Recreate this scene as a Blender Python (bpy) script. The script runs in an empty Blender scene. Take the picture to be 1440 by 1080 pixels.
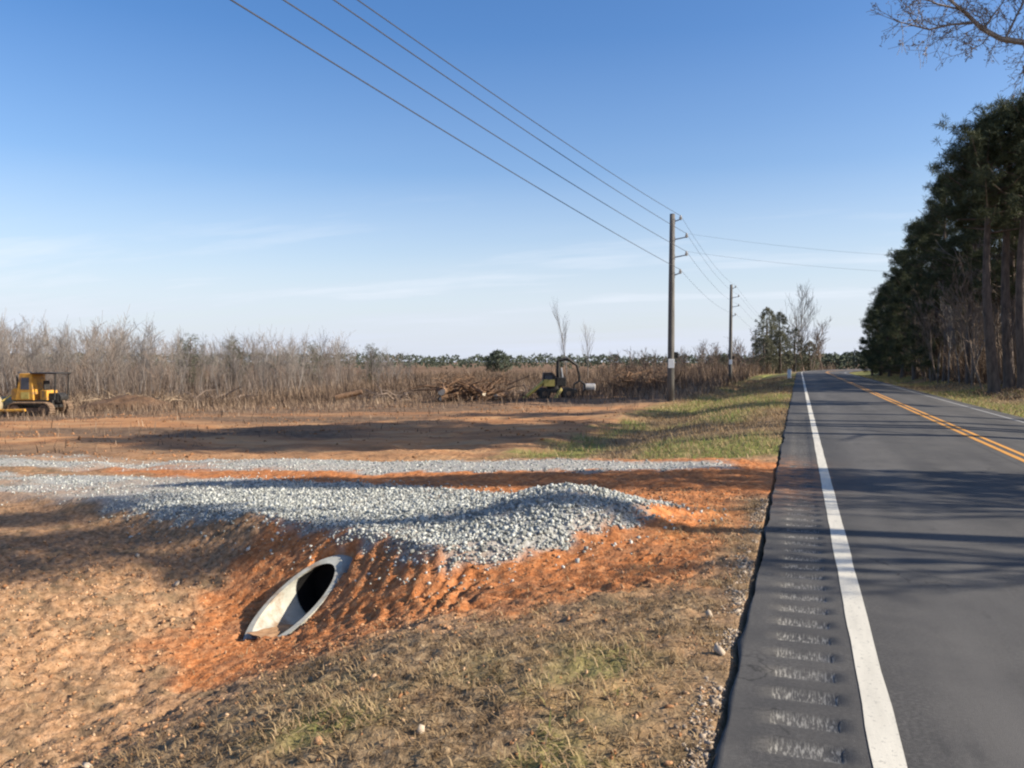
import bpy, math, random
import numpy as np
from mathutils import Vector

R = math.radians
rng = np.random.default_rng(7)
random.seed(7)
scene = bpy.context.scene
COL = scene.collection

# ------------------------------------------------------------------ camera frame helpers
CAM_H, YAW, PITCH, FPX = 1.65, R(19.1), R(1.62), 1165.0
CS, SN = math.cos(YAW), math.sin(YAW)

def at(px, d):
    """ground-plan point seen at photo column px, at distance d in front of the camera"""
    xc = (px - 720) / FPX * d
    return CS * xc - SN * d, SN * xc + CS * d

# ------------------------------------------------------------------ noise
def _hash(ix, iy, seed):
    h = (ix.astype(np.int64) * 374761393 + iy.astype(np.int64) * 668265263 + seed * 1442695041) & 0xffffffff
    h = ((h ^ (h >> 13)) * 1274126177) & 0xffffffff
    h = ((h ^ (h >> 15)) * 2246822519) & 0xffffffff
    return ((h ^ (h >> 16)) & 0xffffffff) / 4294967296.0

def vnoise(x, y, seed=0):
    x = np.asarray(x, float); y = np.asarray(y, float)
    ix = np.floor(x); iy = np.floor(y); fx = x - ix; fy = y - iy
    ux = fx * fx * (3 - 2 * fx); uy = fy * fy * (3 - 2 * fy)
    a = _hash(ix, iy, seed); b = _hash(ix + 1, iy, seed); c = _hash(ix, iy + 1, seed); d = _hash(ix + 1, iy + 1, seed)
    return (a * (1 - ux) + b * ux) * (1 - uy) + (c * (1 - ux) + d * ux) * uy

def fbm(x, y, seed=0, n=4):
    s = 0.0; a = .5; t = 0.0
    for k in range(n):
        s = s + a * vnoise(x * 2 ** k + 17 * k, y * 2 ** k - 9 * k, seed + k); t += a; a *= .5
    return s / t

def worley(x, y, seed=0):
    """distance to nearest cell point (clods)"""
    ix = np.floor(x); iy = np.floor(y); best = np.full(np.shape(x), 9.0)
    for dx in (-1, 0, 1):
        for dy in (-1, 0, 1):
            cx = ix + dx; cy = iy + dy
            px = cx + _hash(cx, cy, seed); py = cy + _hash(cx, cy, seed + 77)
            best = np.minimum(best, (px - x) ** 2 + (py - y) ** 2)
    return np.sqrt(best)

def sstep(a, b, x):
    t = np.clip((x - a) / (b - a), 0, 1)
    return t * t * (3 - 2 * t)

def polysd(poly, X, Y):
    """signed distance to a polygon, positive inside"""
    P = np.array(poly, float); n = len(P)
    d = np.full(X.shape, 1e9); ins = np.zeros(X.shape, bool)
    for i in range(n):
        x0, y0 = P[i]; x1, y1 = P[(i + 1) % n]
        ex, ey = x1 - x0, y1 - y0
        t = np.clip(((X - x0) * ex + (Y - y0) * ey) / (ex * ex + ey * ey + 1e-12), 0, 1)
        d = np.minimum(d, (X - x0 - t * ex) ** 2 + (Y - y0 - t * ey) ** 2)
        cond = ((y0 > Y) != (y1 > Y))
        xi = x0 + (Y - y0) * ex / (ey if abs(ey) > 1e-9 else 1e-9)
        ins ^= cond & (X < xi)
    d = np.sqrt(d)
    return np.where(ins, d, -d)

# ------------------------------------------------------------------ ground plan
ROAD_L, EDGE, CENTRE, ROAD_R = -0.30, 0.365, 3.62, 6.60

def bend(Y):
    t = np.maximum(0, np.asarray(Y, float) - 120)
    return t * t / 300.0

def roadz(Xr):
    return -0.042 * np.maximum(0, Xr - CENTRE)

GRAVEL = [(-1.25, 9.3), (-1.75, 8.0), (-2.45, 7.15), (-3.1, 6.95), (-3.9, 7.5), (-5.2, 8.1), (-7, 8.7), (-9, 9.3), (-12.5, 10.0),
          (-16, 10.7), (-21, 11.4), (-30, 12.5), (-30, 13.2), (-14, 12.2), (-9, 11.8), (-6, 11.2), (-4, 10.5), (-2.6, 9.9)]
STRIP = [(-.9, 13.2), (-1.3, 14.0), (-5, 14.5), (-12, 15.2), (-20, 16.0), (-32, 17.0), (-32, 14.0), (-14, 13.0), (-9, 12.9), (-5, 12.9), (-2.5, 12.9)]
ORANGE = [(.35, 10.9), (.5, 12.6), (.3, 14.2), (-2, 14.6), (-9, 13.8), (-15, 13.4), (-9, 11.5), (-6.2, 8.3), (-6.0, 7), (-5.5, 5.9), (-4.5, 5.25),
          (-3.6, 5.3), (-2.9, 5.55), (-2.1, 5.75), (-1.3, 6.1), (-.62, 6.6), (-.58, 8.5), (-.6, 10.4)]
VERGE = [(-.2, -8), (-.2, 10.6), (-.75, 10.5), (-.7, 6.8), (-1.3, 6.2), (-2.1, 5.75), (-2.9, 5.55), (-3.65, 5.1), (-3.95, 4.3), (-4.1, 3.4), (-4.3, 1), (-5, -8)]

DA = [0, .1, .4, 1, 2.2, 3.2, 4.0, 4.6, 5.5, 7.0, 9, 14, 40, 90, 400]
ZA = [-.028, -.028, -.05, -.10, -.30, -.62, -.90, -.97, -.90, -.66, -.62, -.68, -1.37, -1.75, -2.2]
DB = [0, .1, .5, 2, 3.8, 5, 6, 9, 14, 40, 90, 400]
ZB = [-.028, -.028, -.04, -.20, -.52, -.50, -.42, -.56, -.68, -1.37, -1.75, -2.2]
PIPE_X, PIPE_Y = -4.66, 6.75

def drive_front(d):
    return np.interp(d, [0, 1.4, 2.2, 2.9, 4, 5.2, 7, 9, 12.5, 20, 40], [9.8, 8.3, 7.5, 7.15, 7.7, 8.25, 8.9, 9.5, 10.2, 11.5, 14])

def H0(X, Y):
    X = np.asarray(X, float); Y = np.asarray(Y, float)
    Xr = X - bend(Y)
    d = ROAD_L - Xr
    dl = np.maximum(d, 0)
    za = np.interp(dl, DA, ZA); zb = np.interp(dl, DB, ZB)
    w = sstep(8.5, 15, Y)
    nat = za * (1 - w) + zb * w
    zd = np.interp(dl, [0, .1, .3, 1.5, 8, 14, 40], [-.028, -.028, -.025, -.06, -.36, -.62, -1.37])
    emb = zd - np.maximum(0, drive_front(dl) - Y) * .62 - np.maximum(0, Y - 14.6) * .45
    emb = np.where(dl > 30, -9, emb)
    k = .10
    left = np.log(np.exp(nat / k) + np.exp(np.maximum(emb, -6) / k)) * k
    left = np.where(emb < nat - .6, nat, left)
    left = np.minimum(left, np.maximum(nat, emb) + .05 * np.clip(dl - .3, 0, 1))
    left = left + .30 * np.exp(-(((X + 2.3) / .95) ** 2 + ((Y - 8.6) / .7) ** 2)) + .12 * np.exp(-(((X + 3.6) / 1.5) ** 2 + ((Y - 8.6) / .7) ** 2))
    d2 = Xr - ROAD_R
    right = np.interp(d2, [-.1, 0, .5, 1.2, 2.2, 3.4, 5, 9, 30, 400], [-.19, -.19, -.20, -.24, -.16, .12, .30, .50, .7, 2.0])
    road = roadz(np.clip(Xr, ROAD_L, ROAD_R)) - .08
    z = np.where(d > 0, left, np.where(d2 > 0, right, road))
    return z

def masks(X, Y):
    X = np.asarray(X, float); Y = np.asarray(Y, float)
    wob = (fbm(X * 1.6, Y * 1.6, 3, 4) - .5)
    wob2 = (fbm(X * 5, Y * 5, 31, 3) - .5)
    Xr = X - bend(Y); d = ROAD_L - Xr; d2 = Xr - ROAD_R
    g1 = polysd(GRAVEL, X, Y); g2 = polysd(STRIP, X, Y)
    grav = np.maximum(sstep(-.12, .12, g1 + wob * .5 + wob2 * .35), .95 * sstep(-.2, .2, g2 + wob * 1.0 + wob2 * .4))
    grav = grav * (1 - .8 * sstep(-7, -15, X) * sstep(.40, .58, fbm(X * .5, Y * 1.3, 37, 4)))
    orange = sstep(-.22, .22, polysd(ORANGE, X, Y) + wob * .9 + wob2 * .3)
    verge = sstep(-.5, .5, polysd(VERGE, X, Y) + wob * 1.5 + wob2 * .5)
    # roadside grass beyond the drive, and on the far side of the road
    north = sstep(14.3, 15.5, Y + wob * 2) * sstep(6.6, 4.4, d + wob * 3.0 - np.clip((Y - 15) / 30, 0, 1) * .5) * (d > -.1)
    right = sstep(6.5, 3.0, d2 + wob * 3) * (d2 > -.1) * (Y > 20) * (1 - .85 * sstep(2.6, 1.6, np.abs(Y - 74 - d2 * .3)))
    verge = verge * (1 - .55 * sstep(.52, .66, fbm(X * 1.3, Y * 1.3, 57, 4)))
    grass = np.maximum(np.maximum(verge, north), right)
    green = np.maximum(np.maximum(north * sstep(.35, .62, fbm(X * .5, Y * .22, 12, 3)), right * .9 * sstep(.3, .5, fbm(X * .3, Y * .12, 15, 3))),
                       .9 * np.exp(-(((X + 2.35) / .33) ** 2 + ((Y - 3.75) / .25) ** 2)))
    green = np.maximum(green, verge * .22 * sstep(.55, .72, fbm(X * 1.1, Y * 1.1, 51, 3)))
    green = np.maximum(green, .6 * np.exp(-((d - .7) / .35) ** 2) * (Y < 10.6) * (d > 0) * sstep(.4, .6, fbm(X * 2, Y * 1.1, 55, 2)))
    grass = grass * (1 - .72 * orange)
    # field: cleared soil near the machine, litter and brush further right and back
    dist = np.hypot(X, Y)
    fld = sstep(14.5, 17, Y + wob * 1.5) * sstep(4.6, 7.0, d + wob * 2.5)
    litter = fld * sstep(-.15, .22, (fbm(X * .10 + 40, Y * .3, 21, 4) - .5) + np.interp((X + Y * .95), [-30, -8, 6, 40], [-.22, .02, .18, .24]) + np.interp(dist, [14, 30, 44, 60], [-.12, -.04, .0, .35]))
    litter = np.maximum(litter, sstep(3.2, 5.5, d2 + wob * 3) * (d2 > 0))
    # dark damp litter on the near side of the drive, left of the gravel
    return grav, orange, grass, green, litter

def tread(X, Y):
    """bulldozer track cleat marks climbing the loose soil"""
    out = 0
    for (ax, ay, bx, by, w) in ((-4.4, 6.55, -2.1, 6.15, .24), (-4.35, 7.35, -2.5, 6.55, .24), (-2.3, 6.05, -.75, 6.75, .2), (-1.9, 6.6, -.7, 7.6, .2)):
        L = math.hypot(bx - ax, by - ay); ux, uy = (bx - ax) / L, (by - ay) / L
        s = (X - ax) * ux + (Y - ay) * uy; t = -(X - ax) * uy + (Y - ay) * ux
        t = t + .07 * (vnoise(s * 2, t * 2, 91) - .5)
        m = sstep(w + .05, w - .02, np.abs(t)) * sstep(0, .2, s) * sstep(L, L - .2, s)
        wav = np.cos((s + t * .6 + .22 * (vnoise(s * 3.1, t * 3.1, 92) - .5) + .06 * (vnoise(s * 11, t * 11, 94) - .5)) * 2 * math.pi / .19)
        out = out + m * (wav * .026 - .012) * (-.15 + 1.7 * vnoise(s * 2.2, t * 3, 93))
    return out

def H(X, Y, full=True, tunnel=False):
    X = np.asarray(X, float); Y = np.asarray(Y, float)
    z = H0(X, Y)
    Xr = X - bend(Y)
    off = np.maximum(ROAD_L - Xr, Xr - ROAD_R)
    a = sstep(.0, .5, off)
    dist = np.hypot(X, Y)
    z = z + a * (.10 * (fbm(X * .45, Y * .45, 61, 3) - .5) + .5 * (fbm(X * .05, Y * .05, 65, 3) - .5) * sstep(18, 45, dist) * (off > 4))
    if full:
        grav, orange, grass, green, litter = masks(X, Y)
        soil = np.clip(1 - grass - grav, 0, 1)
        near = sstep(26, 12, dist)
        big = .45 - np.minimum(worley(X * 3.4, Y * 3.4, 71), .9)
        sml = .45 - np.minimum(worley(X * 9.0, Y * 9.0, 72), .9)
        z = z + a * near * (soil * (1 - .45 * orange) * (.050 * big + .062 * sml + .03 * (.45 - np.minimum(worley(X * 16, Y * 16, 70), .9)) + .03 * (fbm(X * 14, Y * 14, 73, 2) - .5)) + grass * (.06 * (fbm(X * 3, Y * 3, 74, 3) - .5) + .055 * (.45 - np.minimum(worley(X * 8, Y * 8, 75), .9)) + .03 * (fbm(X * 15, Y * 15, 75, 2) - .5)))
        z = z + grav * .03 * (fbm(X * 9, Y * 9, 76, 2) - .5)
        z = z + tread(X, Y)
        # dozer ruts and clods further off
        far = sstep(14, 20, dist) * sstep(4, 7, off)
        z = z + far * (.16 * (fbm(X * .5, Y * 1.1, 78, 4) - .5) + .10 * (fbm(X * 2.2, Y * 2.2, 79, 2) - .5))
        # soil sits lower inside the pipe mouth
        px_ = X - PIPE_X - .176 * (Y - PIPE_Y)
        z = np.where((np.abs(px_) < .285) & (Y > PIPE_Y - .30) & (Y < PIPE_Y + .84), np.minimum(z, -1.06), z)
        top = -.70 + np.sqrt(np.maximum(.33 ** 2 - px_ ** 2, 0))
        z = np.where((np.abs(px_) < .32) & (Y >= PIPE_Y + .84) & (Y < PIPE_Y + 1.7), np.maximum(z, top + .012), z)
    return z

def hz(x, y):
    return float(H(np.array([x]), np.array([y]))[0])

# ------------------------------------------------------------------ materials
def new_mat(name):
    m = bpy.data.materials.new(name); m.use_nodes = True
    nt = m.node_tree
    return m, nt, nt.nodes['Principled BSDF']

def nd(nt, typ, **kw):
    n = nt.nodes.new(typ)
    for k, v in kw.items():
        setattr(n, k, v)
    return n

def ramp(nt, stops, fac=None):
    r = nd(nt, 'ShaderNodeValToRGB')
    e = r.color_ramp.elements
    while len(e) < len(stops): e.new(.5)
    for el, (p, c) in zip(e, stops):
        el.position = p; el.color = (*c, 1)
    if fac is not None: nt.links.new(fac, r.inputs[0])
    return r.outputs[0]

def noise(nt, scale, detail=4, coord='Object', vec=None, stretch=None, rough=.55):
    n = nd(nt, 'ShaderNodeTexNoise'); n.inputs['Scale'].default_value = scale; n.inputs['Detail'].default_value = detail
    n.inputs['Roughness'].default_value = rough
    if vec is None:
        tc = nd(nt, 'ShaderNodeTexCoord'); vec = tc.outputs[coord]
    if stretch:
        mp = nd(nt, 'ShaderNodeMapping'); mp.inputs['Scale'].default_value = stretch
        nt.links.new(vec, mp.inputs[0]); vec = mp.outputs[0]
    nt.links.new(vec, n.inputs['Vector'])
    return n.outputs['Fac']

def mixc(nt, fac, a, b):
    m = nd(nt, 'ShaderNodeMix', data_type='RGBA')
    if isinstance(fac, (int, float)): m.inputs[0].default_value = fac
    else: nt.links.new(fac, m.inputs[0])
    for s, v in ((6, a), (7, b)):
        if isinstance(v, tuple): m.inputs[s].default_value = (*v, 1)
        else: nt.links.new(v, m.inputs[s])
    return m.outputs[2]

def mathn(nt, op, a, b=None, clamp=False):
    m = nd(nt, 'ShaderNodeMath', operation=op, use_clamp=clamp)
    for i, v in enumerate((a, b)):
        if v is None: continue
        if isinstance(v, (int, float)): m.inputs[i].default_value = v
        else: nt.links.new(v, m.inputs[i])
    return m.outputs[0]

def bump(nt, bsdf, h, strength=.4, dist=.02):
    b = nd(nt, 'ShaderNodeBump'); b.inputs['Strength'].default_value = strength; b.inputs['Distance'].default_value = dist
    nt.links.new(h, b.inputs['Height']); nt.links.new(b.outputs[0], bsdf.inputs['Normal'])

def simple(name, c1, c2, scale=5, rough=.7, metal=0, stretch=None, bmp=.25, spec=.3, bd=.01, lo=.3, hi=.7):
    m, nt, b = new_mat(name)
    f = noise(nt, scale, 5, stretch=stretch)
    nt.links.new(ramp(nt, [(lo, c1), (hi, c2)], f), b.inputs['Base Color'])
    b.inputs['Roughness'].default_value = rough; b.inputs['Metallic'].default_value = metal
    b.inputs['Specular IOR Level'].default_value = spec
    if bmp: bump(nt, b, noise(nt, scale * 4, 4, stretch=stretch), bmp, bd)
    return m

def tinted(name, stops, rough=.8, trans=0, spec=.2, scale=0):
    """colour picked per piece by the point attribute 'tint'"""
    m, nt, b = new_mat(name)
    a = nd(nt, 'ShaderNodeAttribute', attribute_name='tint')
    f = a.outputs['Fac']
    if scale:
        f = mathn(nt, 'ADD', f, mathn(nt, 'MULTIPLY', mathn(nt, 'SUBTRACT', noise(nt, scale, 3), .5), .6), True)
    c = ramp(nt, stops, f)
    nt.links.new(c, b.inputs['Base Color'])
    b.inputs['Roughness'].default_value = rough; b.inputs['Specular IOR Level'].default_value = spec
    if trans:
        t = nd(nt, 'ShaderNodeBsdfTranslucent'); nt.links.new(c, t.inputs[0])
        mx = nd(nt, 'ShaderNodeMixShader'); mx.inputs[0].default_value = trans
        nt.links.new(b.outputs[0], mx.inputs[1]); nt.links.new(t.outputs[0], mx.inputs[2])
        nt.links.new(mx.outputs[0], nt.nodes['Material Output'].inputs[0])
    return m

def ground_material():
    m, nt, b = new_mat('field_soil_and_turf')
    L = nt.links.new
    m1 = nd(nt, 'ShaderNodeAttribute', attribute_name='m1'); m2 = nd(nt, 'ShaderNodeAttribute', attribute_name='m2')
    s1 = nd(nt, 'ShaderNodeSeparateColor'); L(m1.outputs['Color'], s1.inputs[0])
    s2 = nd(nt, 'ShaderNodeSeparateColor'); L(m2.outputs['Color'], s2.inputs[0])
    orange, grav, grass = s1.outputs; green, litter, damp = s2.outputs
    nf = noise(nt, 16, 6); nm = noise(nt, 3.0, 5); nl = noise(nt, .35, 4); ns = noise(nt, .9, 5, stretch=(.35, 1.6, 1))
    tan = ramp(nt, [(.28, (.17, .095, .047)), (.5, (.38, .215, .11)), (.72, (.52, .32, .18))], nf)
    tan = mixc(nt, ramp(nt, [(.42, (0, 0, 0)), (.66, (1, 1, 1))], nm), tan, ramp(nt, [(.3, (.12, .080, .045)), (.7, (.30, .20, .115))], nf))
    orn = ramp(nt, [(.28, (.25, .090, .034)), (.5, (.47, .172, .058)), (.74, (.58, .29, .13))], nf)
    orn = mixc(nt, ramp(nt, [(.45, (0, 0, 0)), (.7, (.8, .8, .8))], nm), orn, ramp(nt, [(.3, (.22, .095, .045)), (.7, (.40, .20, .10))], nf))
    col = mixc(nt, orange, tan, orn)
    # the cleared field: streaks of redder and paler soil
    tc = nd(nt, 'ShaderNodeTexCoord'); sx = nd(nt, 'ShaderNodeSeparateXYZ'); L(tc.outputs['Object'], sx.inputs[0])
    farm = nd(nt, 'ShaderNodeMapRange'); farm.inputs[1].default_value = 14; farm.inputs[2].default_value = 20; L(sx.outputs[1], farm.inputs[0])
    fs = ramp(nt, [(.3, (.30, .14, .062)), (.48, (.50, .232, .095)), (.62, (.54, .31, .145)), (.75, (.36, .20, .105))], ns)
    col = mixc(nt, mathn(nt, 'MULTIPLY', farm.outputs[0], .85), col, fs)
    lit = ramp(nt, [(.3, (.065, .042, .028)), (.5, (.15, .098, .062)), (.7, (.25, .165, .10))], noise(nt, 5, 5))
    lit = mixc(nt, ramp(nt, [(.45, (0, 0, 0)), (.62, (.7, .7, .7))], ns), lit, (.26, .155, .085))
    col = mixc(nt, litter, col, lit)
    dry = ramp(nt, [(.28, (.09, .058, .033)), (.5, (.235, .158, .088)), (.72, (.37, .265, .155))], noise(nt, 22, 6))
    grn = ramp(nt, [(.3, (.09, .10, .028)), (.55, (.21, .205, .06)), (.75, (.33, .30, .11))], noise(nt, 7, 5))
    dry = mixc(nt, green, dry, grn)
    col = mixc(nt, grass, col, dry)
    col = mixc(nt, mathn(nt, 'MULTIPLY', damp, .75), col, ramp(nt, [(.35, (.05, .036, .026)), (.65, (.115, .082, .055))], nf))
    gr = ramp(nt, [(.3, (.19, .18, .155)), (.5, (.36, .35, .31)), (.7, (.50, .485, .43))], noise(nt, 26, 4))
    gr = mixc(nt, ramp(nt, [(.52, (0, 0, 0)), (.72, (.8, .8, .8))], nl), gr, (.45, .27, .16))
    col = mixc(nt, grav, col, gr)
    L(col, b.inputs['Base Color'])
    b.inputs['Roughness'].default_value = .95; b.inputs['Specular IOR Level'].default_value = .1
    h = mathn(nt, 'ADD', noise(nt, 40, 5), mathn(nt, 'MULTIPLY', noise(nt, 9, 4), 2.0))
    bump(nt, b, h, .55, .03)
    return m

def asphalt_material():
    m, nt, b = new_mat('worn_asphalt')
    L = nt.links.new
    tc = nd(nt, 'ShaderNodeTexCoord'); sx = nd(nt, 'ShaderNodeSeparateXYZ'); L(tc.outputs['Object'], sx.inputs[0])
    at_ = nd(nt, 'ShaderNodeAttribute', attribute_name='m1'); sp = nd(nt, 'ShaderNodeSeparateColor'); L(at_.outputs['Color'], sp.inputs[0])
    wheel, groove, dirt = sp.outputs
    fine = noise(nt, 48, 6, rough=.75); lane = noise(nt, 1.0, 5, stretch=(1.6, .10, 1)); patch = noise(nt, .9, 6, rough=.7)
    base = ramp(nt, [(.3, (.030, .029, .027)), (.5, (.066, .062, .057)), (.7, (.125, .117, .107))], fine)
    base = mixc(nt, ramp(nt, [(.38, (0, 0, 0)), (.62, (.85, .85, .85))], lane), base, (.10, .093, .083))
    base = mixc(nt, ramp(nt, [(.42, (0, 0, 0)), (.62, (.75, .75, .75))], patch), base, (.048, .046, .044))
    base = mixc(nt, mathn(nt, 'MULTIPLY', mathn(nt, 'MULTIPLY', wheel, ramp(nt, [(.3, (.2, .2, .2)), (.65, (1, 1, 1))], noise(nt, 1.0, 5, stretch=(2.5, .35, 1)))), .8), base, (.118, .110, .100))
    stain = ramp(nt, [(.62, (0, 0, 0)), (.72, (.6, .6, .6))], noise(nt, 1.0, 4, stretch=(2.2, .8, 1), rough=.65))
    base = mixc(nt, stain, base, (.034, .033, .032))
    vo = nd(nt, 'ShaderNodeTexVoronoi', feature='DISTANCE_TO_EDGE'); vo.inputs['Scale'].default_value = .55
    wv = nd(nt, 'ShaderNodeVectorMath', operation='ADD'); nz = nd(nt, 'ShaderNodeTexNoise'); nz.inputs['Scale'].default_value = 2.2; nz.inputs['Detail'].default_value = 5
    L(tc.outputs['Object'], nz.inputs['Vector']); L(tc.outputs['Object'], wv.inputs[0]); L(nz.outputs['Color'], wv.inputs[1]); L(wv.outputs[0], vo.inputs['Vector'])
    crack = mathn(nt, 'MULTIPLY', ramp(nt, [(.0, (1, 1, 1)), (.008, (0, 0, 0))], vo.outputs['Distance']), ramp(nt, [(.5, (0, 0, 0)), (.6, (.8, .8, .8))], noise(nt, .4, 2)), True)
    base = mixc(nt, crack, base, (.018, .017, .016))
    seam = mathn(nt, 'COMPARE', sx.outputs[0], 3.30); seam.node.inputs[2].default_value = .012
    base = mixc(nt, mathn(nt, 'MULTIPLY', seam, .6), base, (.025, .024, .023))
    stri = noise(nt, 1.0, 3, stretch=(85, 12, 1), rough=.7)
    pale = mathn(nt, 'MULTIPLY', groove, ramp(nt, [(.48, (0, 0, 0)), (.62, (1, 1, 1))], stri), True)
    base = mixc(nt, mathn(nt, 'MULTIPLY', pale, .75), base, (.30, .285, .25))
    dn = mathn(nt, 'MULTIPLY', dirt, ramp(nt, [(.35, (0, 0, 0)), (.6, (1, 1, 1))], noise(nt, 5, 5)), True)
    base = mixc(nt, dn, base, (.40, .17, .065))
    L(base, b.inputs['Base Color'])
    b.inputs['Roughness'].default_value = .82; b.inputs['Specular IOR Level'].default_value = .25
    bump(nt, b, noise(nt, 160, 3), .5, .006)
    return m

def muddy(name, c1, c2, rough=.55):
    m, nt, b = new_mat(name)
    c = ramp(nt, [(.3, c1), (.7, c2)], noise(nt, 5, 5))
    mud = ramp(nt, [(.52, (0, 0, 0)), (.66, (.85, .85, .85))], noise(nt, 3.2, 6, rough=.65))
    nt.links.new(mixc(nt, mud, c, (.24, .14, .07)), b.inputs['Base Color'])
    b.inputs['Roughness'].default_value = rough
    return m

MAT = {
    'ground': ground_material(), 'asphalt': asphalt_material(),
    'white_paint': None, 'yellow_paint': None,
    'stone': tinted('crushed_granite', [(0, (.13, .13, .118)), (.3, (.27, .275, .245)), (.65, (.40, .405, .36)), (1, (.54, .535, .475))], .95, scale=30),
    'clod': tinted('soil_clod', [(0, (.13, .065, .03)), (.35, (.31, .15, .068)), (.7, (.44, .245, .125)), (1, (.52, .35, .21))], .95, scale=25),
    'crust': tinted('pale_crusted_soil', [(0, (.20, .14, .09)), (.5, (.34, .26, .18)), (1, (.48, .39, .29))], .95, scale=20),
    'straw': tinted('grass_blade', [(0, (.10, .064, .034)), (.3, (.27, .178, .092)), (.6, (.48, .345, .19)), (.78, (.31, .25, .10)), (.9, (.17, .205, .055)), (1, (.23, .29, .075))], .8, .25),
    'weed': tinted('dead_weed', [(0, (.065, .045, .033)), (.4, (.15, .102, .069)), (.7, (.25, .172, .112)), (1, (.38, .29, .20))], .85, .1),
    'thicket': tinted('grey_thicket', [(0, (.075, .062, .053)), (.4, (.165, .126, .099)), (.7, (.235, .185, .147)), (1, (.31, .265, .225))], .85, .1),
    'needle': tinted('pine_needle', [(0, (.026, .034, .018)), (.5, (.064, .076, .036)), (1, (.135, .138, .066))], .75, .1),
    'cedar': tinted('cedar_leaf', [(0, (.020, .028, .014)), (.5, (.045, .055, .028)), (1, (.085, .09, .045))], .75, .1),
    'dull_leaf': tinted('dull_evergreen_leaf', [(0, (.06, .062, .04)), (.5, (.125, .125, .08)), (1, (.20, .19, .135))], .75, .25),
    'far_leaf': tinted('far_woods', [(0, (.045, .058, .04)), (.5, (.075, .09, .06)), (1, (.11, .12, .08))], .8),
    'pine_bark': simple('pine_bark', (.06, .045, .036), (.16, .118, .09), 6, .9, stretch=(1, 1, .3), bmp=.6, bd=.03),
    'bark': simple('grey_bark', (.115, .10, .087), (.25, .22, .192), 8, .9, stretch=(1, 1, .25), bmp=.4),
    'pale_bark': simple('pale_twig', (.16, .137, .117), (.30, .26, .222), 4, .85, bmp=0),
    'brown_bark': simple('brown_twig', (.13, .095, .07), (.27, .20, .15), 4, .85, bmp=0),
    'pole': simple('weathered_pole', (.085, .078, .070), (.19, .175, .155), 9, .9, stretch=(1, 1, .12), bmp=.4),
    'white_tag': simple('white_panel', (.74, .74, .72), (.84, .84, .82), 8, .5, bmp=0),
    'grey_steel': simple('galvanised_steel', (.22, .23, .24), (.36, .37, .38), 20, .5, .6, bmp=.1),
    'porcelain': simple('porcelain', (.30, .29, .28), (.45, .44, .43), 8, .3, bmp=0, spec=.5),
    'cable': simple('aluminium_cable', (.05, .05, .055), (.09, .09, .095), 30, .6, .2, bmp=0),
    'concrete': muddy('culvert_concrete', (.30, .29, .235), (.50, .48, .395), .9),
    'silt': simple('washed_in_silt', (.26, .14, .065), (.46, .27, .14), 9, .95, bmp=.5),
    'pipe_shade': simple('painted_pipe_shade', (.006, .006, .006), (.014, .013, .012), 8, .95, bmp=.1, spec=.05),  # near-black colour standing in for the shade deep inside the pipe
    'yellow': muddy('dozer_yellow', (.52, .24, .028), (.72, .375, .045)),
    'dull_yellow': simple('faded_yellow', (.42, .31, .07), (.64, .50, .15), 6, .6, bmp=.1),
    'black': simple('black_iron', (.018, .017, .016), (.06, .054, .048), 9, .6, .3, bmp=.3),
    'rusty': simple('muddy_steel', (.10, .065, .042), (.24, .16, .10), 7, .85, .1, bmp=.4),
    'glass': simple('dusty_cab_glass', (.03, .04, .055), (.07, .085, .11), 3, .12, bmp=0, spec=.6),
    'blade': simple('worn_blade_steel', (.30, .24, .15), (.50, .40, .24), 6, .55, .3, bmp=.3),
    'tank': simple('off_white_tank', (.40, .37, .33), (.55, .52, .47), 6, .6, bmp=.1),
    'log': simple('log_bark', (.12, .068, .038), (.27, .16, .09), 6, .9, bmp=.5),
    'log_end': simple('sawn_end', (.50, .42, .30), (.66, .57, .43), 12, .85, bmp=.2),
    'pale_limb': simple('stripped_limb', (.27, .19, .115), (.42, .31, .20), 6, .85, bmp=.2),
    'mound': simple('brushy_soil', (.085, .050, .030), (.19, .11, .062), 4, .95, bmp=.8, bd=.06),
}
def paint(name, c, worn, sc):
    m, nt, b = new_mat(name)
    w = ramp(nt, [(.30, (1, 1, 1)), (.42, (0, 0, 0))], noise(nt, sc, 6, rough=.7))
    cc = ramp(nt, [(.3, tuple(x * .82 for x in c)), (.7, c)], noise(nt, 3, 4, stretch=(4, .5, 1)))
    nt.links.new(mixc(nt, mathn(nt, 'MULTIPLY', w, worn), cc, (.10, .095, .088)), b.inputs['Base Color'])
    b.inputs['Roughness'].default_value = .7
    bump(nt, b, noise(nt, 130, 3), .4, .004)
    return m
MAT['white_paint'] = paint('white_road_paint', (.62, .575, .47), .85, 34)
MAT['faded_paint'] = paint('faded_road_paint', (.34, .33, .31), 1.0, 9)
MAT['yellow_paint'] = paint('yellow_road_paint', (.66, .30, .045), .85, 26)

# ------------------------------------------------------------------ object helpers
def link(o, parent=None):
    COL.objects.link(o)
    if parent is not None: o.parent = parent
    return o

def tag(o, label=None, cat=None, group=None, kind=None):
    if label: o['label'] = label
    if cat: o['category'] = cat
    if group: o['group'] = group
    if kind: o['kind'] = kind
    return o

def thing(name, label, cat, loc=(0, 0, 0), rz=0, group=None):
    o = bpy.data.objects.new(name, None); o.location = loc; o.rotation_euler = (0, 0, rz); o.empty_display_size = .2
    link(o)
    return tag(o, label, cat, group)

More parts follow.
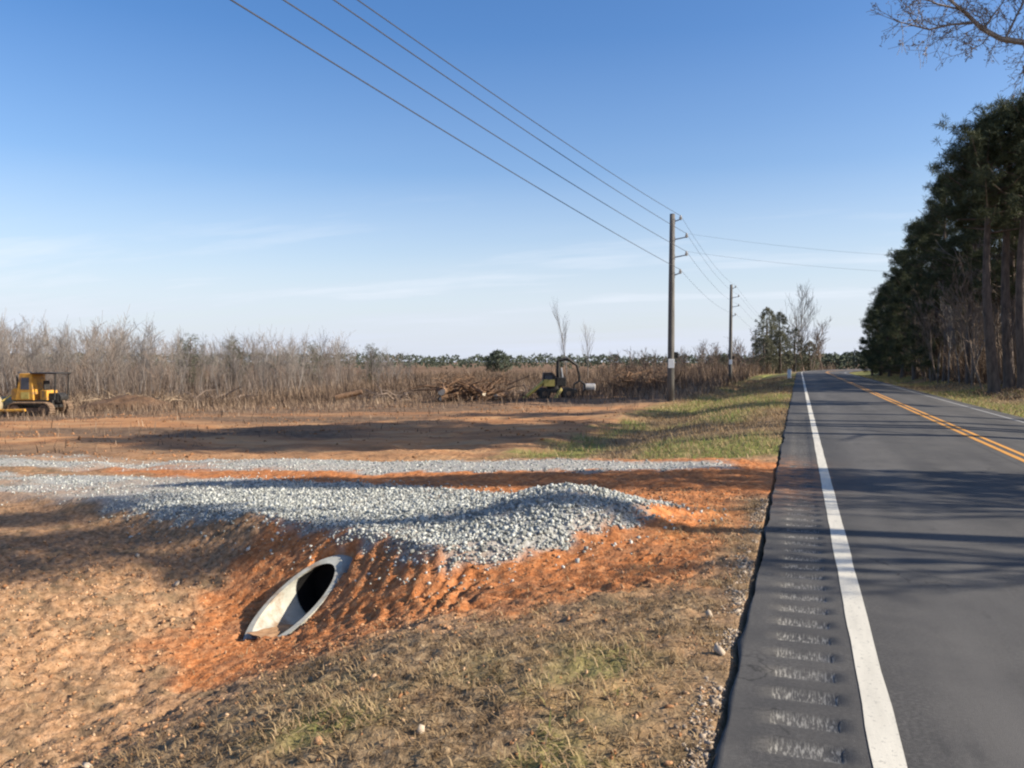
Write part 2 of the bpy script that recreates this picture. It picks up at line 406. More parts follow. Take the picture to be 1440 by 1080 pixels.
def obj_np(name, V, F, mat, parent=None, tint=None, attrs=None, smooth=False):
    """V (n,3), F (m,k) all faces of k corners"""
    V = np.ascontiguousarray(V, np.float32); F = np.ascontiguousarray(F, np.int32)
    me = bpy.data.meshes.new(name)
    me.vertices.add(len(V)); me.vertices.foreach_set('co', V.ravel())
    k = F.shape[1]
    me.loops.add(F.size); me.loops.foreach_set('vertex_index', F.ravel())
    me.polygons.add(len(F)); me.polygons.foreach_set('loop_start', np.arange(0, F.size, k, dtype=np.int32))
    if smooth: me.polygons.foreach_set('use_smooth', np.ones(len(F), bool))
    me.update(calc_edges=True); me.validate()
    if tint is not None:
        a = me.attributes.new('tint', 'FLOAT', 'POINT'); a.data.foreach_set('value', np.ascontiguousarray(tint, np.float32))
    for nm, arr in (attrs or {}).items():
        a = me.attributes.new(nm, 'FLOAT_COLOR', 'POINT'); a.data.foreach_set('color', np.ascontiguousarray(arr, np.float32).ravel())
    me.materials.append(mat)
    return link(bpy.data.objects.new(name, me), parent)

class MB:
    """collects shapes with any faces into ONE mesh object"""
    def __init__(s): s.v = []; s.f = []
    def add(s, vs, fs):
        n = len(s.v); s.v += [tuple(v) for v in vs]; s.f += [tuple(i + n for i in f) for f in fs]; return s
    def box(s, c, size, rz=0, ry=0, taper=1.0):
        x, y, z = (a / 2 for a in size); vs = []
        for sz in (-1, 1):
            t = taper if sz > 0 else 1
            for sx, sy in ((-1, -1), (1, -1), (1, 1), (-1, 1)):
                px, py, pz = sx * x * t, sy * y * t, sz * z
                px, pz = px * math.cos(ry) + pz * math.sin(ry), -px * math.sin(ry) + pz * math.cos(ry)
                px, py = px * math.cos(rz) - py * math.sin(rz), px * math.sin(rz) + py * math.cos(rz)
                vs.append((c[0] + px, c[1] + py, c[2] + pz))
        return s.add(vs, [(3, 2, 1, 0), (4, 5, 6, 7), (0, 1, 5, 4), (1, 2, 6, 5), (2, 3, 7, 6), (3, 0, 4, 7)])
    def tube(s, pts, rad, n=6, cap=True, jit=0):
        pts = [Vector(p) for p in pts]
        if isinstance(rad, (int, float)): rad = [rad] * len(pts)
        base = len(s.v); m = len(pts); ref = None
        for i, p in enumerate(pts):
            t = (pts[min(i + 1, m - 1)] - pts[max(i - 1, 0)])
            t = t.normalized() if t.length > 1e-9 else Vector((0, 0, 1))
            if ref is None: ref = Vector((1, 0, 0)) if abs(t.x) < .8 else Vector((0, 1, 0))
            u = t.cross(ref).normalized(); w = t.cross(u); ref = -w if False else ref
            for k in range(n):
                a = 2 * math.pi * k / n; r = rad[i] * (1 + (random.uniform(-jit, jit) if jit else 0))
                q = p + u * (r * math.cos(a)) + w * (r * math.sin(a)); s.v.append((q.x, q.y, q.z))
        for i in range(m - 1):
            for k in range(n):
                a = base + i * n + k; b = base + i * n + (k + 1) % n
                s.f.append((a, b, b + n, a + n))
        if cap and n > 2:
            s.f.append(tuple(base + k for k in range(n))[::-1]); s.f.append(tuple(base + (m - 1) * n + k for k in range(n)))
        return s
    def prism(s, prof, y0, y1):
        """profile of (x,z) points extruded along y"""
        n = len(prof); vs = [(x, y0, z) for x, z in prof] + [(x, y1, z) for x, z in prof]
        return s.add(vs, [tuple(range(n)), tuple(range(2 * n - 1, n - 1, -1))] + [(i, i + n, (i + 1) % n + n, (i + 1) % n) for i in range(n)])
    def build(s, name, mat, parent=None, smooth=False, bevel=0):
        me = bpy.data.meshes.new(name); me.from_pydata(s.v, [], s.f); me.update()
        if smooth: me.polygons.foreach_set('use_smooth', np.ones(len(me.polygons), bool))
        me.materials.append(mat)
        o = link(bpy.data.objects.new(name, me), parent)
        if bevel:
            b = o.modifiers.new('bevel', 'BEVEL'); b.width = bevel; b.segments = 2; b.limit_method = 'ANGLE'
        return o

def copy_tree(o, parent=None):
    c = o.copy(); link(c, parent)
    for ch in o.children: copy_tree(ch, c)
    return c

def put(o, x, y, z=None, rz=0, s=1.0, label=None, group=None):
    o.location = (x, y, hz(x, y) if z is None else z); o.rotation_euler = (0, 0, rz)
    o.scale = (s, s, s) if isinstance(s, (int, float)) else s
    if label: o['label'] = label
    if group: o['group'] = group
    return o

# ------------------------------------------------------------------ ground
def axis(a, b, step): return list(np.arange(a, b, step))
def spread(start, first, grow, stop, sign):
    out = []; x = start; st = first
    while abs(x) < stop:
        x += sign * st; st *= grow; out.append(x)
    return out
xs = axis(-8.5, ROAD_L - .001, .036) + [ROAD_L, ROAD_L + .12]
xs = sorted(spread(-8.5, .045, 1.035, 1600, -1)) + xs + [1.5, 3.6, 5.2, ROAD_R - .1, ROAD_R] + axis(ROAD_R + .15, 14, .3) + spread(14, .4, 1.1, 1600, 1)
ys = sorted(spread(2.3, .06, 1.12, 60, -1)) + axis(2.3, 9.5, .036) + axis(9.5, 17, .05) + spread(17, .055, 1.03, 1800, 1)
xs = np.array(xs); ys = np.array(ys)
GX, GY = np.meshgrid(xs, ys)
GXb = GX + bend(np.minimum(GY, 260)) * np.clip(1 - np.abs(GX - 3) / 400, 0, 1)
bend_far = bend
def bend(Y):
    return bend_far(np.minimum(Y, 260))
GZ = H(GXb, GY, True, True)
g, o_, gs, gn, lt = masks(GXb, GY)
damp = np.zeros_like(GZ)
nx, ny = len(xs), len(ys)
idx = np.arange(nx * ny).reshape(ny, nx)
F = np.stack([idx[:-1, :-1], idx[:-1, 1:], idx[1:, 1:], idx[1:, :-1]], -1).reshape(-1, 4)
one = np.ones_like(g)
ground = obj_np('ground', np.stack([GXb, GY, GZ], -1).reshape(-1, 3), F, MAT['ground'], smooth=True,
                attrs={'m1': np.stack([o_, g, gs, one], -1).reshape(-1, 4), 'm2': np.stack([gn, lt, damp, one], -1).reshape(-1, 4)})
tag(ground, kind='structure')

# ------------------------------------------------------------------ road
GR0, GR1 = -.10, .19
rx = np.array([ROAD_L - .012, ROAD_L, ROAD_L + .02, -.2, GR0 - .015, GR0, .0, .1, GR1, GR1 + .015, .27, .5, 1.0, 1.4, 2.0, 2.5, 3.1, 3.62, 4.2, 4.8, 5.3, 5.8, 6.3, ROAD_R])
ry = np.array(axis(-12, 2.4, .6) + axis(2.4, 26, .025) + axis(26, 90, .5) + axis(90, 260, 2.0))
RX, RY = np.meshgrid(rx, ry)
RXn = RX.copy()
edge = RX <= ROAD_L + .021
RXn = RXn + edge * .10 * (fbm(RX * 0 + 3, RY * 1.3, 8, 4) - .5) * (RX <= ROAD_L + .001)
RXn = RXn - .10 * np.exp(-((RY - 12.4) / 3.0) ** 2) * 0
RZ = roadz(RX)
phase = (RY / .30) % 1.0
gr = sstep(.0, .12, phase) * sstep(.56, .44, phase) * (RX >= GR0 - .001) * (RX <= GR1 + .001) * (RY > 2.4) * (RY < 26)
RZ = RZ - .013 * gr
RZ[:, 0] = -.18
wheel = np.exp(-((RX - 1.15) / .35) ** 2) + np.exp(-((RX - 2.75) / .35) ** 2) + np.exp(-((RX - 4.5) / .4) ** 2) + np.exp(-((RX - 5.9) / .35) ** 2)
dirt = np.exp(-((RY - 12.4) / 1.7) ** 2) * np.clip(1.15 - (RX - ROAD_L) / .75, 0, 1)
nx, ny = len(rx), len(ry); idx = np.arange(nx * ny).reshape(ny, nx)
F = np.stack([idx[:-1, :-1], idx[:-1, 1:], idx[1:, 1:], idx[1:, :-1]], -1).reshape(-1, 4)
one = np.ones_like(RX)
road = obj_np('road', np.stack([RXn + bend(RY), RY, RZ], -1).reshape(-1, 3), F, MAT['asphalt'],
              attrs={'m1': np.stack([np.clip(wheel, 0, 1), gr, dirt, one], -1).reshape(-1, 4)}, smooth=False)
tag(road, kind='structure')

def stripe(name, x0, x1, mat, y0=-12, y1=255):
    yy = np.array(axis(y0, 40, .25) + axis(40, y1, 2.0)); n = len(yy)
    w0 = x0 + .010 * (vnoise(yy * 2.3, yy * 0, 5) - .5); w1 = x1 + .010 * (vnoise(yy * 2.1, yy * 0 + 9, 6) - .5)
    V = np.concatenate([np.stack([w0 + bend(yy), yy, roadz(w0) + .004], -1), np.stack([w1 + bend(yy), yy, roadz(w1) + .004], -1)])
    i = np.arange(n - 1)
    o = obj_np(name, V, np.stack([i, i + n, i + n + 1, i + 1], -1), mat)
    return tag(o, kind='structure')
stripe('white_edge_line', EDGE - .065, EDGE + .065, MAT['white_paint'])
stripe('yellow_centre_line', CENTRE - .16, CENTRE - .06, MAT['yellow_paint'])
stripe('yellow_centre_line', CENTRE + .06, CENTRE + .16, MAT['yellow_paint'])
stripe('white_far_edge_line', ROAD_R - .62, ROAD_R - .52, MAT['faded_paint'])

# ------------------------------------------------------------------ stones, clods, blades (each kind ONE bulk object: nobody could count them)
ICO = None
def ico():
    global ICO
    if ICO is None:
        t = (1 + 5 ** .5) / 2
        v = np.array([(-1, t, 0), (1, t, 0), (-1, -t, 0), (1, -t, 0), (0, -1, t), (0, 1, t), (0, -1, -t), (0, 1, -t), (t, 0, -1), (t, 0, 1), (-t, 0, -1), (-t, 0, 1)], float)
        v /= np.linalg.norm(v[0])
        f = np.array([(0, 11, 5), (0, 5, 1), (0, 1, 7), (0, 7, 10), (0, 10, 11), (1, 5, 9), (5, 11, 4), (11, 10, 2), (10, 7, 6), (7, 1, 8),
                      (3, 9, 4), (3, 4, 2), (3, 2, 6), (3, 6, 8), (3, 8, 9), (4, 9, 5), (2, 4, 11), (6, 2, 10), (8, 6, 7), (9, 8, 1)])
        ICO = v, f
    return ICO

def stones(name, P, rad, mat, flat=.75, tint=None):
    v, f = ico(); n = len(P)
    sc = rng.uniform(.5, 1.3, (n, 1, 3)); sc[:, :, 2] *= flat
    V = v[None] * (1 + rng.uniform(-.42, .42, (n, 12, 1))) * sc
    q = rng.normal(size=(n, 4)); q /= np.linalg.norm(q, axis=1, keepdims=True)
    q[:, 1:3] *= .45; q /= np.linalg.norm(q, axis=1, keepdims=True)
    w, x, y, z = q.T
    M = np.stack([1 - 2 * (y * y + z * z), 2 * (x * y - z * w), 2 * (x * z + y * w), 2 * (x * y + z * w), 1 - 2 * (x * x + z * z), 2 * (y * z - x * w), 2 * (x * z - y * w), 2 * (y * z + x * w), 1 - 2 * (x * x + y * y)], -1).reshape(n, 3, 3)
    V = np.einsum('nij,nkj->nki', M, V) * rad[:, None, None] + P[:, None, :]
    Fs = (f[None] + 12 * np.arange(n)[:, None, None]).reshape(-1, 3)
    t = rng.uniform(0, 1, n) if tint is None else tint
    o = obj_np(name, V.reshape(-1, 3), Fs, mat, tint=np.repeat(t, 12))
    return tag(o, kind='stuff')

def sample(x0, x1, y0, y1, n, fn):
    X = rng.uniform(x0, x1, n); Y = rng.uniform(y0, y1, n)
    keep = rng.uniform(0, 1, n) < fn(X, Y)
    return X[keep], Y[keep]

def road_clear(X, Y):
    Xr = X - bend(Y)
    return (Xr < ROAD_L - .03) | (Xr > ROAD_R + .05)

# crushed stone: dense on the mound and apron, thinning out to strays on the soil
def f_gravel(X, Y):
    m = masks(X, Y)[0]; g1 = polysd(GRAVEL, X, Y)
    return np.where(road_clear(X, Y), np.clip(m * sstep(15, 9.5, np.hypot(X, Y)) + .06 * sstep(-.7, 0, g1), 0, 1), 0)
X, Y = sample(-9.5, -.6, 6.2, 13, 105000, f_gravel)
rad = rng.uniform(.008, .021, len(X)) * rng.choice([.7, 1, 1.5], len(X), p=[.45, .4, .15])
stones('gravel', np.stack([X, Y, H(X, Y) + rad * .35], -1), rad, MAT['stone'])
X, Y = sample(-30, -.7, 8, 17.5, 30000, lambda X, Y: masks(X, Y)[0] * sstep(9.5, 12, np.hypot(X, Y)))
rad = rng.uniform(.010, .026, len(X))
stones('gravel', np.stack([X, Y, H(X, Y) + rad * .1], -1), rad, MAT['stone'])
# soil clods
def f_clod(X, Y):
    g, o, gs, gn, l = masks(X, Y)
    return np.where(road_clear(X, Y), np.clip(1 - g - gs * .85, 0, 1) * (.25 + .75 * sstep(.4, .65, fbm(X * .9, Y * .9, 88, 3))), 0)
X, Y = sample(-9, -.4, 2.6, 11, 22000, f_clod)
rad = rng.uniform(.004, .019, len(X)) * rng.choice([.7, 1, 1.3], len(X), p=[.5, .35, .15])
o = masks(X, Y)[1]
stones('soil_clods', np.stack([X, Y, H(X, Y) + rad * .1], -1), rad, MAT['clod'], .7, np.clip(rng.uniform(.2, 1, len(X)) - o * .2, 0, 1))
X, Y = sample(-34, -6, 15, 40, 7000, lambda X, Y: np.where(sstep(.5, .68, fbm(X * .35, Y * .5, 98, 3)) > rng.uniform(0, 1, len(X)), 1, .12) * (ROAD_L - X > 6))
rad = rng.uniform(.02, .06, len(X)) * rng.choice([.7, 1, 1.5], len(X), p=[.6, .33, .07])
stones('soil_clods', np.stack([X, Y, H(X, Y)], -1), rad, MAT['clod'], .6, rng.uniform(0, .55, len(X)))
# pale crust of broken soil along the pavement edge
n = 4200
Y = rng.uniform(2.4, 10.4, n); X = ROAD_L - .04 - np.abs(rng.normal(0, .065, n))
keep = fbm(X * 3, Y * 2.2, 33, 3) > .44; X, Y = X[keep], Y[keep]; rad = rng.uniform(.004, .016, len(X)) * rng.choice([.8, 1, 1.6], len(X), p=[.5, .42, .08])
stones('pale_edge_rubble', np.stack([X, Y, H(X, Y) + rad * .05], -1), rad, MAT['crust'], .6)
X = np.array([at(px, d)[0] for px, d in ((115, 4.9), (245, 8.9), (190, 9.6), (590, 4.0), (1000, 5.4), (1015, 4.7))]); Y = np.array([at(px, d)[1] for px, d in ((115, 4.9), (245, 8.9), (190, 9.6), (590, 4.0), (1000, 5.4), (1015, 4.7))])
for i in range(6):
    o = stones('pale_stone', np.array([[X[i], Y[i], hz(X[i], Y[i]) + .012]]), np.array([.038]), MAT['crust'], .7, np.array([.9]))
    o['kind'] = 'thing'
    tag(o, ['pale stone lying on tan soil at the bottom left corner', 'lone pale stone in the dark litter left of the gravel', 'small pale stone further into the dark litter left of the gravel',
            'tan stone in the dry grass at the bottom middle', 'flat pale stone near the pavement edge, further from the camera', 'flat pale stone near the pavement edge, nearer the camera'][i], 'stone', 'loose pale stones')

def blades(name, P, h, w, lean, tint, mat, az=None):
    """bent three-segment blades"""
    n = len(P); a = rng.uniform(0, 2 * math.pi, n) if az is None else az
    dx, dy = np.cos(a), np.sin(a); sx, sy = -dy, dx
    rows = []
    for t, ww in ((0, 1.0), (.5, .8), (1.0, .12)):
        out = lean * t ** 1.6 * h; up = h * t * np.sqrt(np.maximum(0.05, 1 - (lean * t * .75) ** 2))
        c = P + np.stack([dx * out, dy * out, up], -1)
        s = np.stack([sx, sy, sx * 0], -1) * (w * ww / 2)[:, None]
        rows += [c - s, c + s]
    V = np.stack(rows, 1)
    q = np.array([(0, 1, 3, 2), (2, 3, 5, 4)])
    Fs = (q[None] + 6 * np.arange(n)[:, None, None]).reshape(-1, 4)
    o = obj_np(name, V.reshape(-1, 3), Fs, mat, tint=np.repeat(tint, 6))
    return tag(o, kind='stuff')

def f_grass(X, Y):
    g, o, gs, gn, l = masks(X, Y)
    return np.where(road_clear(X, Y), np.clip(gs * (.15 + 1.6 * sstep(.3, .75, fbm(X * 5, Y * 5, 101, 3))) + .05 * (1 - g) * (1 - o) + .03 * o * (1 - g), 0, 1), 0)
X, Y = sample(-6.5, -.3, 2.5, 11, 90000, f_grass)
h = rng.uniform(.02, .085, len(X)); gn = masks(X, Y)[3]
t = np.clip(rng.beta(2, 3, len(X)) * .5 + .7 * (fbm(X * 7, Y * 7, 104, 3) - .36) + gn * rng.uniform(.0, .6, len(X)), 0, .66 + .34 * np.clip(gn * 2, 0, 1))
blades('dry_grass', np.stack([X, Y, H(X, Y) - .004], -1), h * (.8 + .7 * gn), rng.uniform(.003, .010, len(X)), rng.uniform(.6, 1.7, len(X)), t, MAT['straw'])
X, Y = sample(-6, -.2, 14.5, 90, 60000, lambda X, Y: np.where(road_clear(X, Y), masks(X, Y)[2] * np.interp(Y, [14, 25, 90], [.9, .8, .35]), 0))
gn = masks(X, Y)[3]; t = np.clip(rng.beta(2, 2.4, len(X)) * .72 + gn * rng.uniform(.1, .65, len(X)), 0, 1)
sc = np.interp(Y, [14, 30, 90], [1, 1.4, 2.4])
blades('verge_grass', np.stack([X, Y, H(X, Y) - .01], -1), rng.uniform(.05, .16, len(X)) * sc ** .5, rng.uniform(.008, .018, len(X)) * sc, rng.uniform(.3, 1.2, len(X)), t, MAT['straw'])
X, Y = sample(6.6, 13, 30, 110, 30000, lambda X, Y: np.where(road_clear(X, Y), masks(X, Y)[2] * .8, 0))
gn = masks(X, Y)[3]; t = np.clip(rng.beta(2, 2.4, len(X)) * .72 + gn * rng.uniform(.1, .65, len(X)), 0, 1)
blades('verge_grass', np.stack([X, Y, H(X, Y) - .01], -1), rng.uniform(.05, .16, len(X)) * 1.2, rng.uniform(.015, .035, len(X)), rng.uniform(.3, 1.2, len(X)), t, MAT['straw'])
# leaf and twig litter, and dead weeds that thicken toward the back of the field
def f_weed(X, Y):
    d = ROAD_L - X; dist = np.hypot(X, Y)
    lt = masks(X, Y)[4]
    back = sstep(38, 58, dist + 10 * (fbm(X * .08, Y * .08, 120, 3) - .5))
    return np.where(d > 5.0, np.clip(.04 * lt + back * (.4 + .6 * fbm(X * .2, Y * .2, 121, 3)), 0, 1), 0)
th = rng.uniform(R(-2), R(54), 150000); rr = 24 + 130 * rng.uniform(0, 1, 150000) ** 1.25
X = -np.sin(th) * rr; Y = np.cos(th) * rr
k = rng.uniform(0, 1, len(X)) < f_weed(X, Y); X, Y, rr = X[k], Y[k], rr[k]
hh = rng.uniform(.25, 1.0, len(X)) * (.45 + 1.1 * fbm(X * .22, Y * .22, 131, 3)) * np.interp(rr, [24, 42, 52, 70, 120], [.25, .4, .75, 1.35, 1.8])
blades('dead_weeds', np.stack([X, Y, H(X, Y) - .02], -1), hh, rng.uniform(.018, .05, len(X)) * np.interp(rr, [24, 60, 150], [.7, 1, 1.9]), rng.uniform(.1, .8, len(X)), np.clip(rng.beta(2.2, 2.2, len(X)) - .05 + .9 * (fbm(X * .16, Y * .16, 130, 3) - .5), 0, 1), MAT['weed'])

# ------------------------------------------------------------------ culvert pipe
def culvert():
    t = thing('culvert_pipe', 'pale concrete culvert pipe with slant-cut mouth sticking out of the orange bank', 'culvert pipe', (PIPE_X, PIPE_Y, -.70), R(-10))
    ri, ro, n = .262, .312, 40
    V = []; Fc = []
    def yo(z): return -.45 + (z + ro) * 1.92
    for k in range(n):
        a = 2 * math.pi * k / n; c, s_ = math.cos(a), math.sin(a)
        V += [(ro * c, yo(ro * s_), ro * s_), (ri * c, yo(ri * s_) + .0, ri * s_), (ro * c, 1.5, ro * s_), (ri * c, 1.5, ri * s_)]
    for k in range(n):
        a = 4 * k; b = 4 * ((k + 1) % n)
        Fc += [(a, a + 1, b + 1, b), (a, b, b + 2, a + 2), (a + 1, a + 3, b + 3, b + 1)]
    m = MB(); m.add(V, Fc); m.build('flared_end', MAT['concrete'], t)
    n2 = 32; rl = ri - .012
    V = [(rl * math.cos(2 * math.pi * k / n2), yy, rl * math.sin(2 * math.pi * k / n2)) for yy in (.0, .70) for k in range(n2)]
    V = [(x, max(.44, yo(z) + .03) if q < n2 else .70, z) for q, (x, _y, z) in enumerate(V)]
    MB().add(V, [(k, (k + 1) % n2, n2 + (k + 1) % n2, n2 + k) for k in range(n2)] + [tuple(range(n2, 2 * n2))]).build('shade_lining', MAT['pipe_shade'], t)  # short tube with closed end, painted near black as the hole's depth of shade
    # silt washed into the mouth
    u = np.linspace(-1, 1, 15); v = np.linspace(0, 1, 14); U, W = np.meshgrid(u, v)
    Z = -.262 + .045 * (1 - W) + .03 * fbm(U * 3, W * 4, 5, 3)
    ii = np.arange(U.size).reshape(U.shape)
    obj_np('silt', np.stack([U * np.sqrt(np.maximum(.26 ** 2 - (Z) ** 2, .0005)), -.34 + W * .5, Z], -1).reshape(-1, 3), np.stack([ii[:-1, :-1], ii[:-1, 1:], ii[1:, 1:], ii[1:, :-1]], -1).reshape(-1, 4), MAT['silt'], t, smooth=True)
culvert()

# ------------------------------------------------------------------ utility poles and lines
POLE_H = 9.45
BR_Z = [9.20, 8.30, 7.40, 6.50]
def utility_pole():
    t = thing('utility_pole', 'x', 'utility pole')
    MB().tube([(0, 0, -.4), (0, 0, 2), (.01, 0, 6), (.03, 0, POLE_H)], [.185, .175, .155, .13], 14).build('shaft', MAT['pole'], t, smooth=True)
    MB().tube([(.03, 0, POLE_H), (.03, 0, POLE_H + .03)], [.14, .10], 14).build('pole_cap', MAT['grey_steel'], t)
    for i, z in enumerate(BR_Z):
        L = .32 if i in (0, 3) else .62
        b = MB().tube([(.10, 0, z - .12), (.12 + L * .5, 0, z - .06), (.12 + L, 0, z)], [.035, .03, .025], 6).box((.145, 0, z - .12), (.05, .12, .26)).build('bracket', MAT['grey_steel'], t)
        MB().tube([(.12 + L, 0, z - .04), (.12 + L, 0, z + .03), (.12 + L, 0, z + .05), (.12 + L, 0, z + .10), (.12 + L, 0, z + .12), (.12 + L, 0, z + .19)], [.05, .09, .05, .085, .045, .05], 10).build('insulator', MAT['porcelain'], b)
    MB().box((-.0, -.195, 1.93), (.30, .02, .46)).build('white_tag', MAT['white_tag'], t, bevel=.01)
    MB().box((.24, -.02, 2.36), (.22, .18, .30)).build('meter_box', MAT['black'], t, bevel=.015)
    MB().tube([(-.02, -.172, .0), (-.02, -.165, 4), (.02, -.14, 9)], .014, 5).build('ground_wire', MAT['cable'], t)
    return t
def ins(pole, i):
    L = .32 if i in (0, 3) else .62
    px_, py_, pz_, rz, s = pole
    v = (.12 + L) * s; zz = (BR_Z[i] + .17) * s
    return Vector((px_ + v * math.cos(rz), py_ + v * math.sin(rz), pz_ + zz))
P1X, P1Y = at(943.5, 42); P2X, P2Y = at(1027, 81)
POLES = [(P1X, P1Y, hz(P1X, P1Y), R(12), 1.0), (P2X, P2Y, hz(P2X, P2Y), R(10), 1.0), (*at(1084, 152), hz(*at(1084, 152)) - .3, R(10), .93)]
pole0 = utility_pole()
plabel = ['tall grey wooden utility pole standing nearest, by the grass verge, with a white tag', 'smaller-looking utility pole further along the road behind the first, with a white tag', 'utility pole mostly hidden among the roadside trees far down the road']
for i, (x, y, z, rz, s) in enumerate(POLES):
    t = pole0 if i == 0 else copy_tree(pole0)
    put(t, x, y, z, rz, s, plabel[i], 'utility poles along the road')

def cable(name, a, b, sag, r, label, group, n=28):
    a, b = Vector(a), Vector(b); pts = []
    for k in range(n + 1):
        u = k / n; p = a.lerp(b, u); p.z -= 4 * sag * u * (1 - u); pts.append(p)
    o = MB().tube(pts, r, 5, cap=False).build(name, MAT['cable'])
    return tag(o, label, 'power line', group)
def ray(px, py, d):
    x, y = at(px, d)
    return Vector((x, y, CAM_H + (507 - py) / FPX * d))
# spans that come over the field from a pole out of view: they cross the top of the photo at these columns
over = [(510, 14.2, .30), (476, 12.9, .28), (405, 11.6, .26), (332, 10.4, .25)]
names = ['uppermost of the four power lines running to the nearer pole', 'second highest of the four power lines running to the nearer pole', 'third highest of the four power lines running to the nearer pole', 'lowest of the four power lines running to the nearer pole']
for i, (px, d, sag) in enumerate(over):
    a = ins(POLES[0], i); m = ray(px, 0, d); e = a + (m - a) * 1.55; e.z += .25
    cable('power_line', a, e, sag, .0115, names[i], 'power lines to the nearer pole')
    cable('power_line', ins(POLES[0], i), ins(POLES[1], i), .5, .007, ['uppermost', 'second highest', 'third highest', 'lowest'][i] + ' power line strung between the two tagged poles', 'power lines between the poles')
    cable('power_line', ins(POLES[1], i), ins(POLES[2], i), .5, .007, 'faint power line beyond the further tagged pole', 'power lines beyond the further pole')
for i in (1, 2):
    a = ins(POLES[0], i); e = Vector((16.5, 58, a.z - .2))
    cable('power_line', a, e, .55, .0045, ['', 'upper', 'lower'][i] + ' power line crossing the road from the nearer pole toward the pines', 'power lines over the road')

# ------------------------------------------------------------------ bulldozer
def track_profile(L, h, cx, cz, n=10, teeth=44, tooth=.03):
    r = h / 2; hl = L / 2 - r; pts = []
    per = 4 * hl + 2 * math.pi * r
    for k in range(teeth * 4):
        s = per * k / (teeth * 4); o = tooth if (k % 4) in (0, 1) else 0
        if s < 2 * hl: x, z, nx_, nz_ = -hl + s, r, 0, 1
        elif s < 2 * hl + math.pi * r:
            a = (s - 2 * hl) / r; nx_, nz_ = math.sin(a), math.cos(a); x, z = hl + r * nx_, r * nz_
        elif s < 4 * hl + math.pi * r: x, z, nx_, nz_ = hl - (s - 2 * hl - math.pi * r), -r, 0, -1
        else:
            a = (s - 4 * hl - math.pi * r) / r; nx_, nz_ = -math.sin(a), -math.cos(a); x, z = -hl + r * nx_, r * nz_
        pts.append((cx + x + nx_ * o, cz + z + nz_ * o))
    return pts

def add_track(t, y, L, h, cx, w, mat):
    k = MB(); out = track_profile(L, h, cx, h / 2 + .03); inn = track_profile(L - .12, h - .12, cx, h / 2 + .03, tooth=0)
    n = len(out)
    V = [(x, y - w / 2, z) for x, z in out] + [(x, y - w / 2, z) for x, z in inn] + [(x, y + w / 2, z) for x, z in out] + [(x, y + w / 2, z) for x, z in inn]
    Fc = []
    for i in range(n):
        j = (i + 1) % n
        Fc += [(i, j, n + j, n + i), (2 * n + j, 2 * n + i, 3 * n + i, 3 * n + j), (j, i, 2 * n + i, 2 * n + j), (n + i, n + j, 3 * n + j, 3 * n + i)]
    k.add(V, Fc); tr = k.build('crawler_track', mat, t)
    for x, r in ((cx - L / 2 + h / 2, h * .36), (cx + L / 2 - h / 2, h * .36)):
        m = MB().tube([(x, y - w * .42, h / 2 + .03), (x, y + w * .42, h / 2 + .03)], r, 18).tube([(x, y - w * .5, h / 2 + .03), (x, y + w * .5, h / 2 + .03)], r * .35, 10)
        m.build('drive_wheel', MAT['rusty'], tr)
    for q in range(4):
        x = cx - L / 2 + h + (L - 2 * h) * q / 3
        MB().tube([(x, y - w * .4, .17), (x, y + w * .4, .17)], .1, 10).build('track_roller', MAT['black'], tr)
    MB().box((cx, y, h / 2 + .02), (L - h * 1.05, w * .55, h * .30)).build('track_frame', MAT['rusty'], tr)

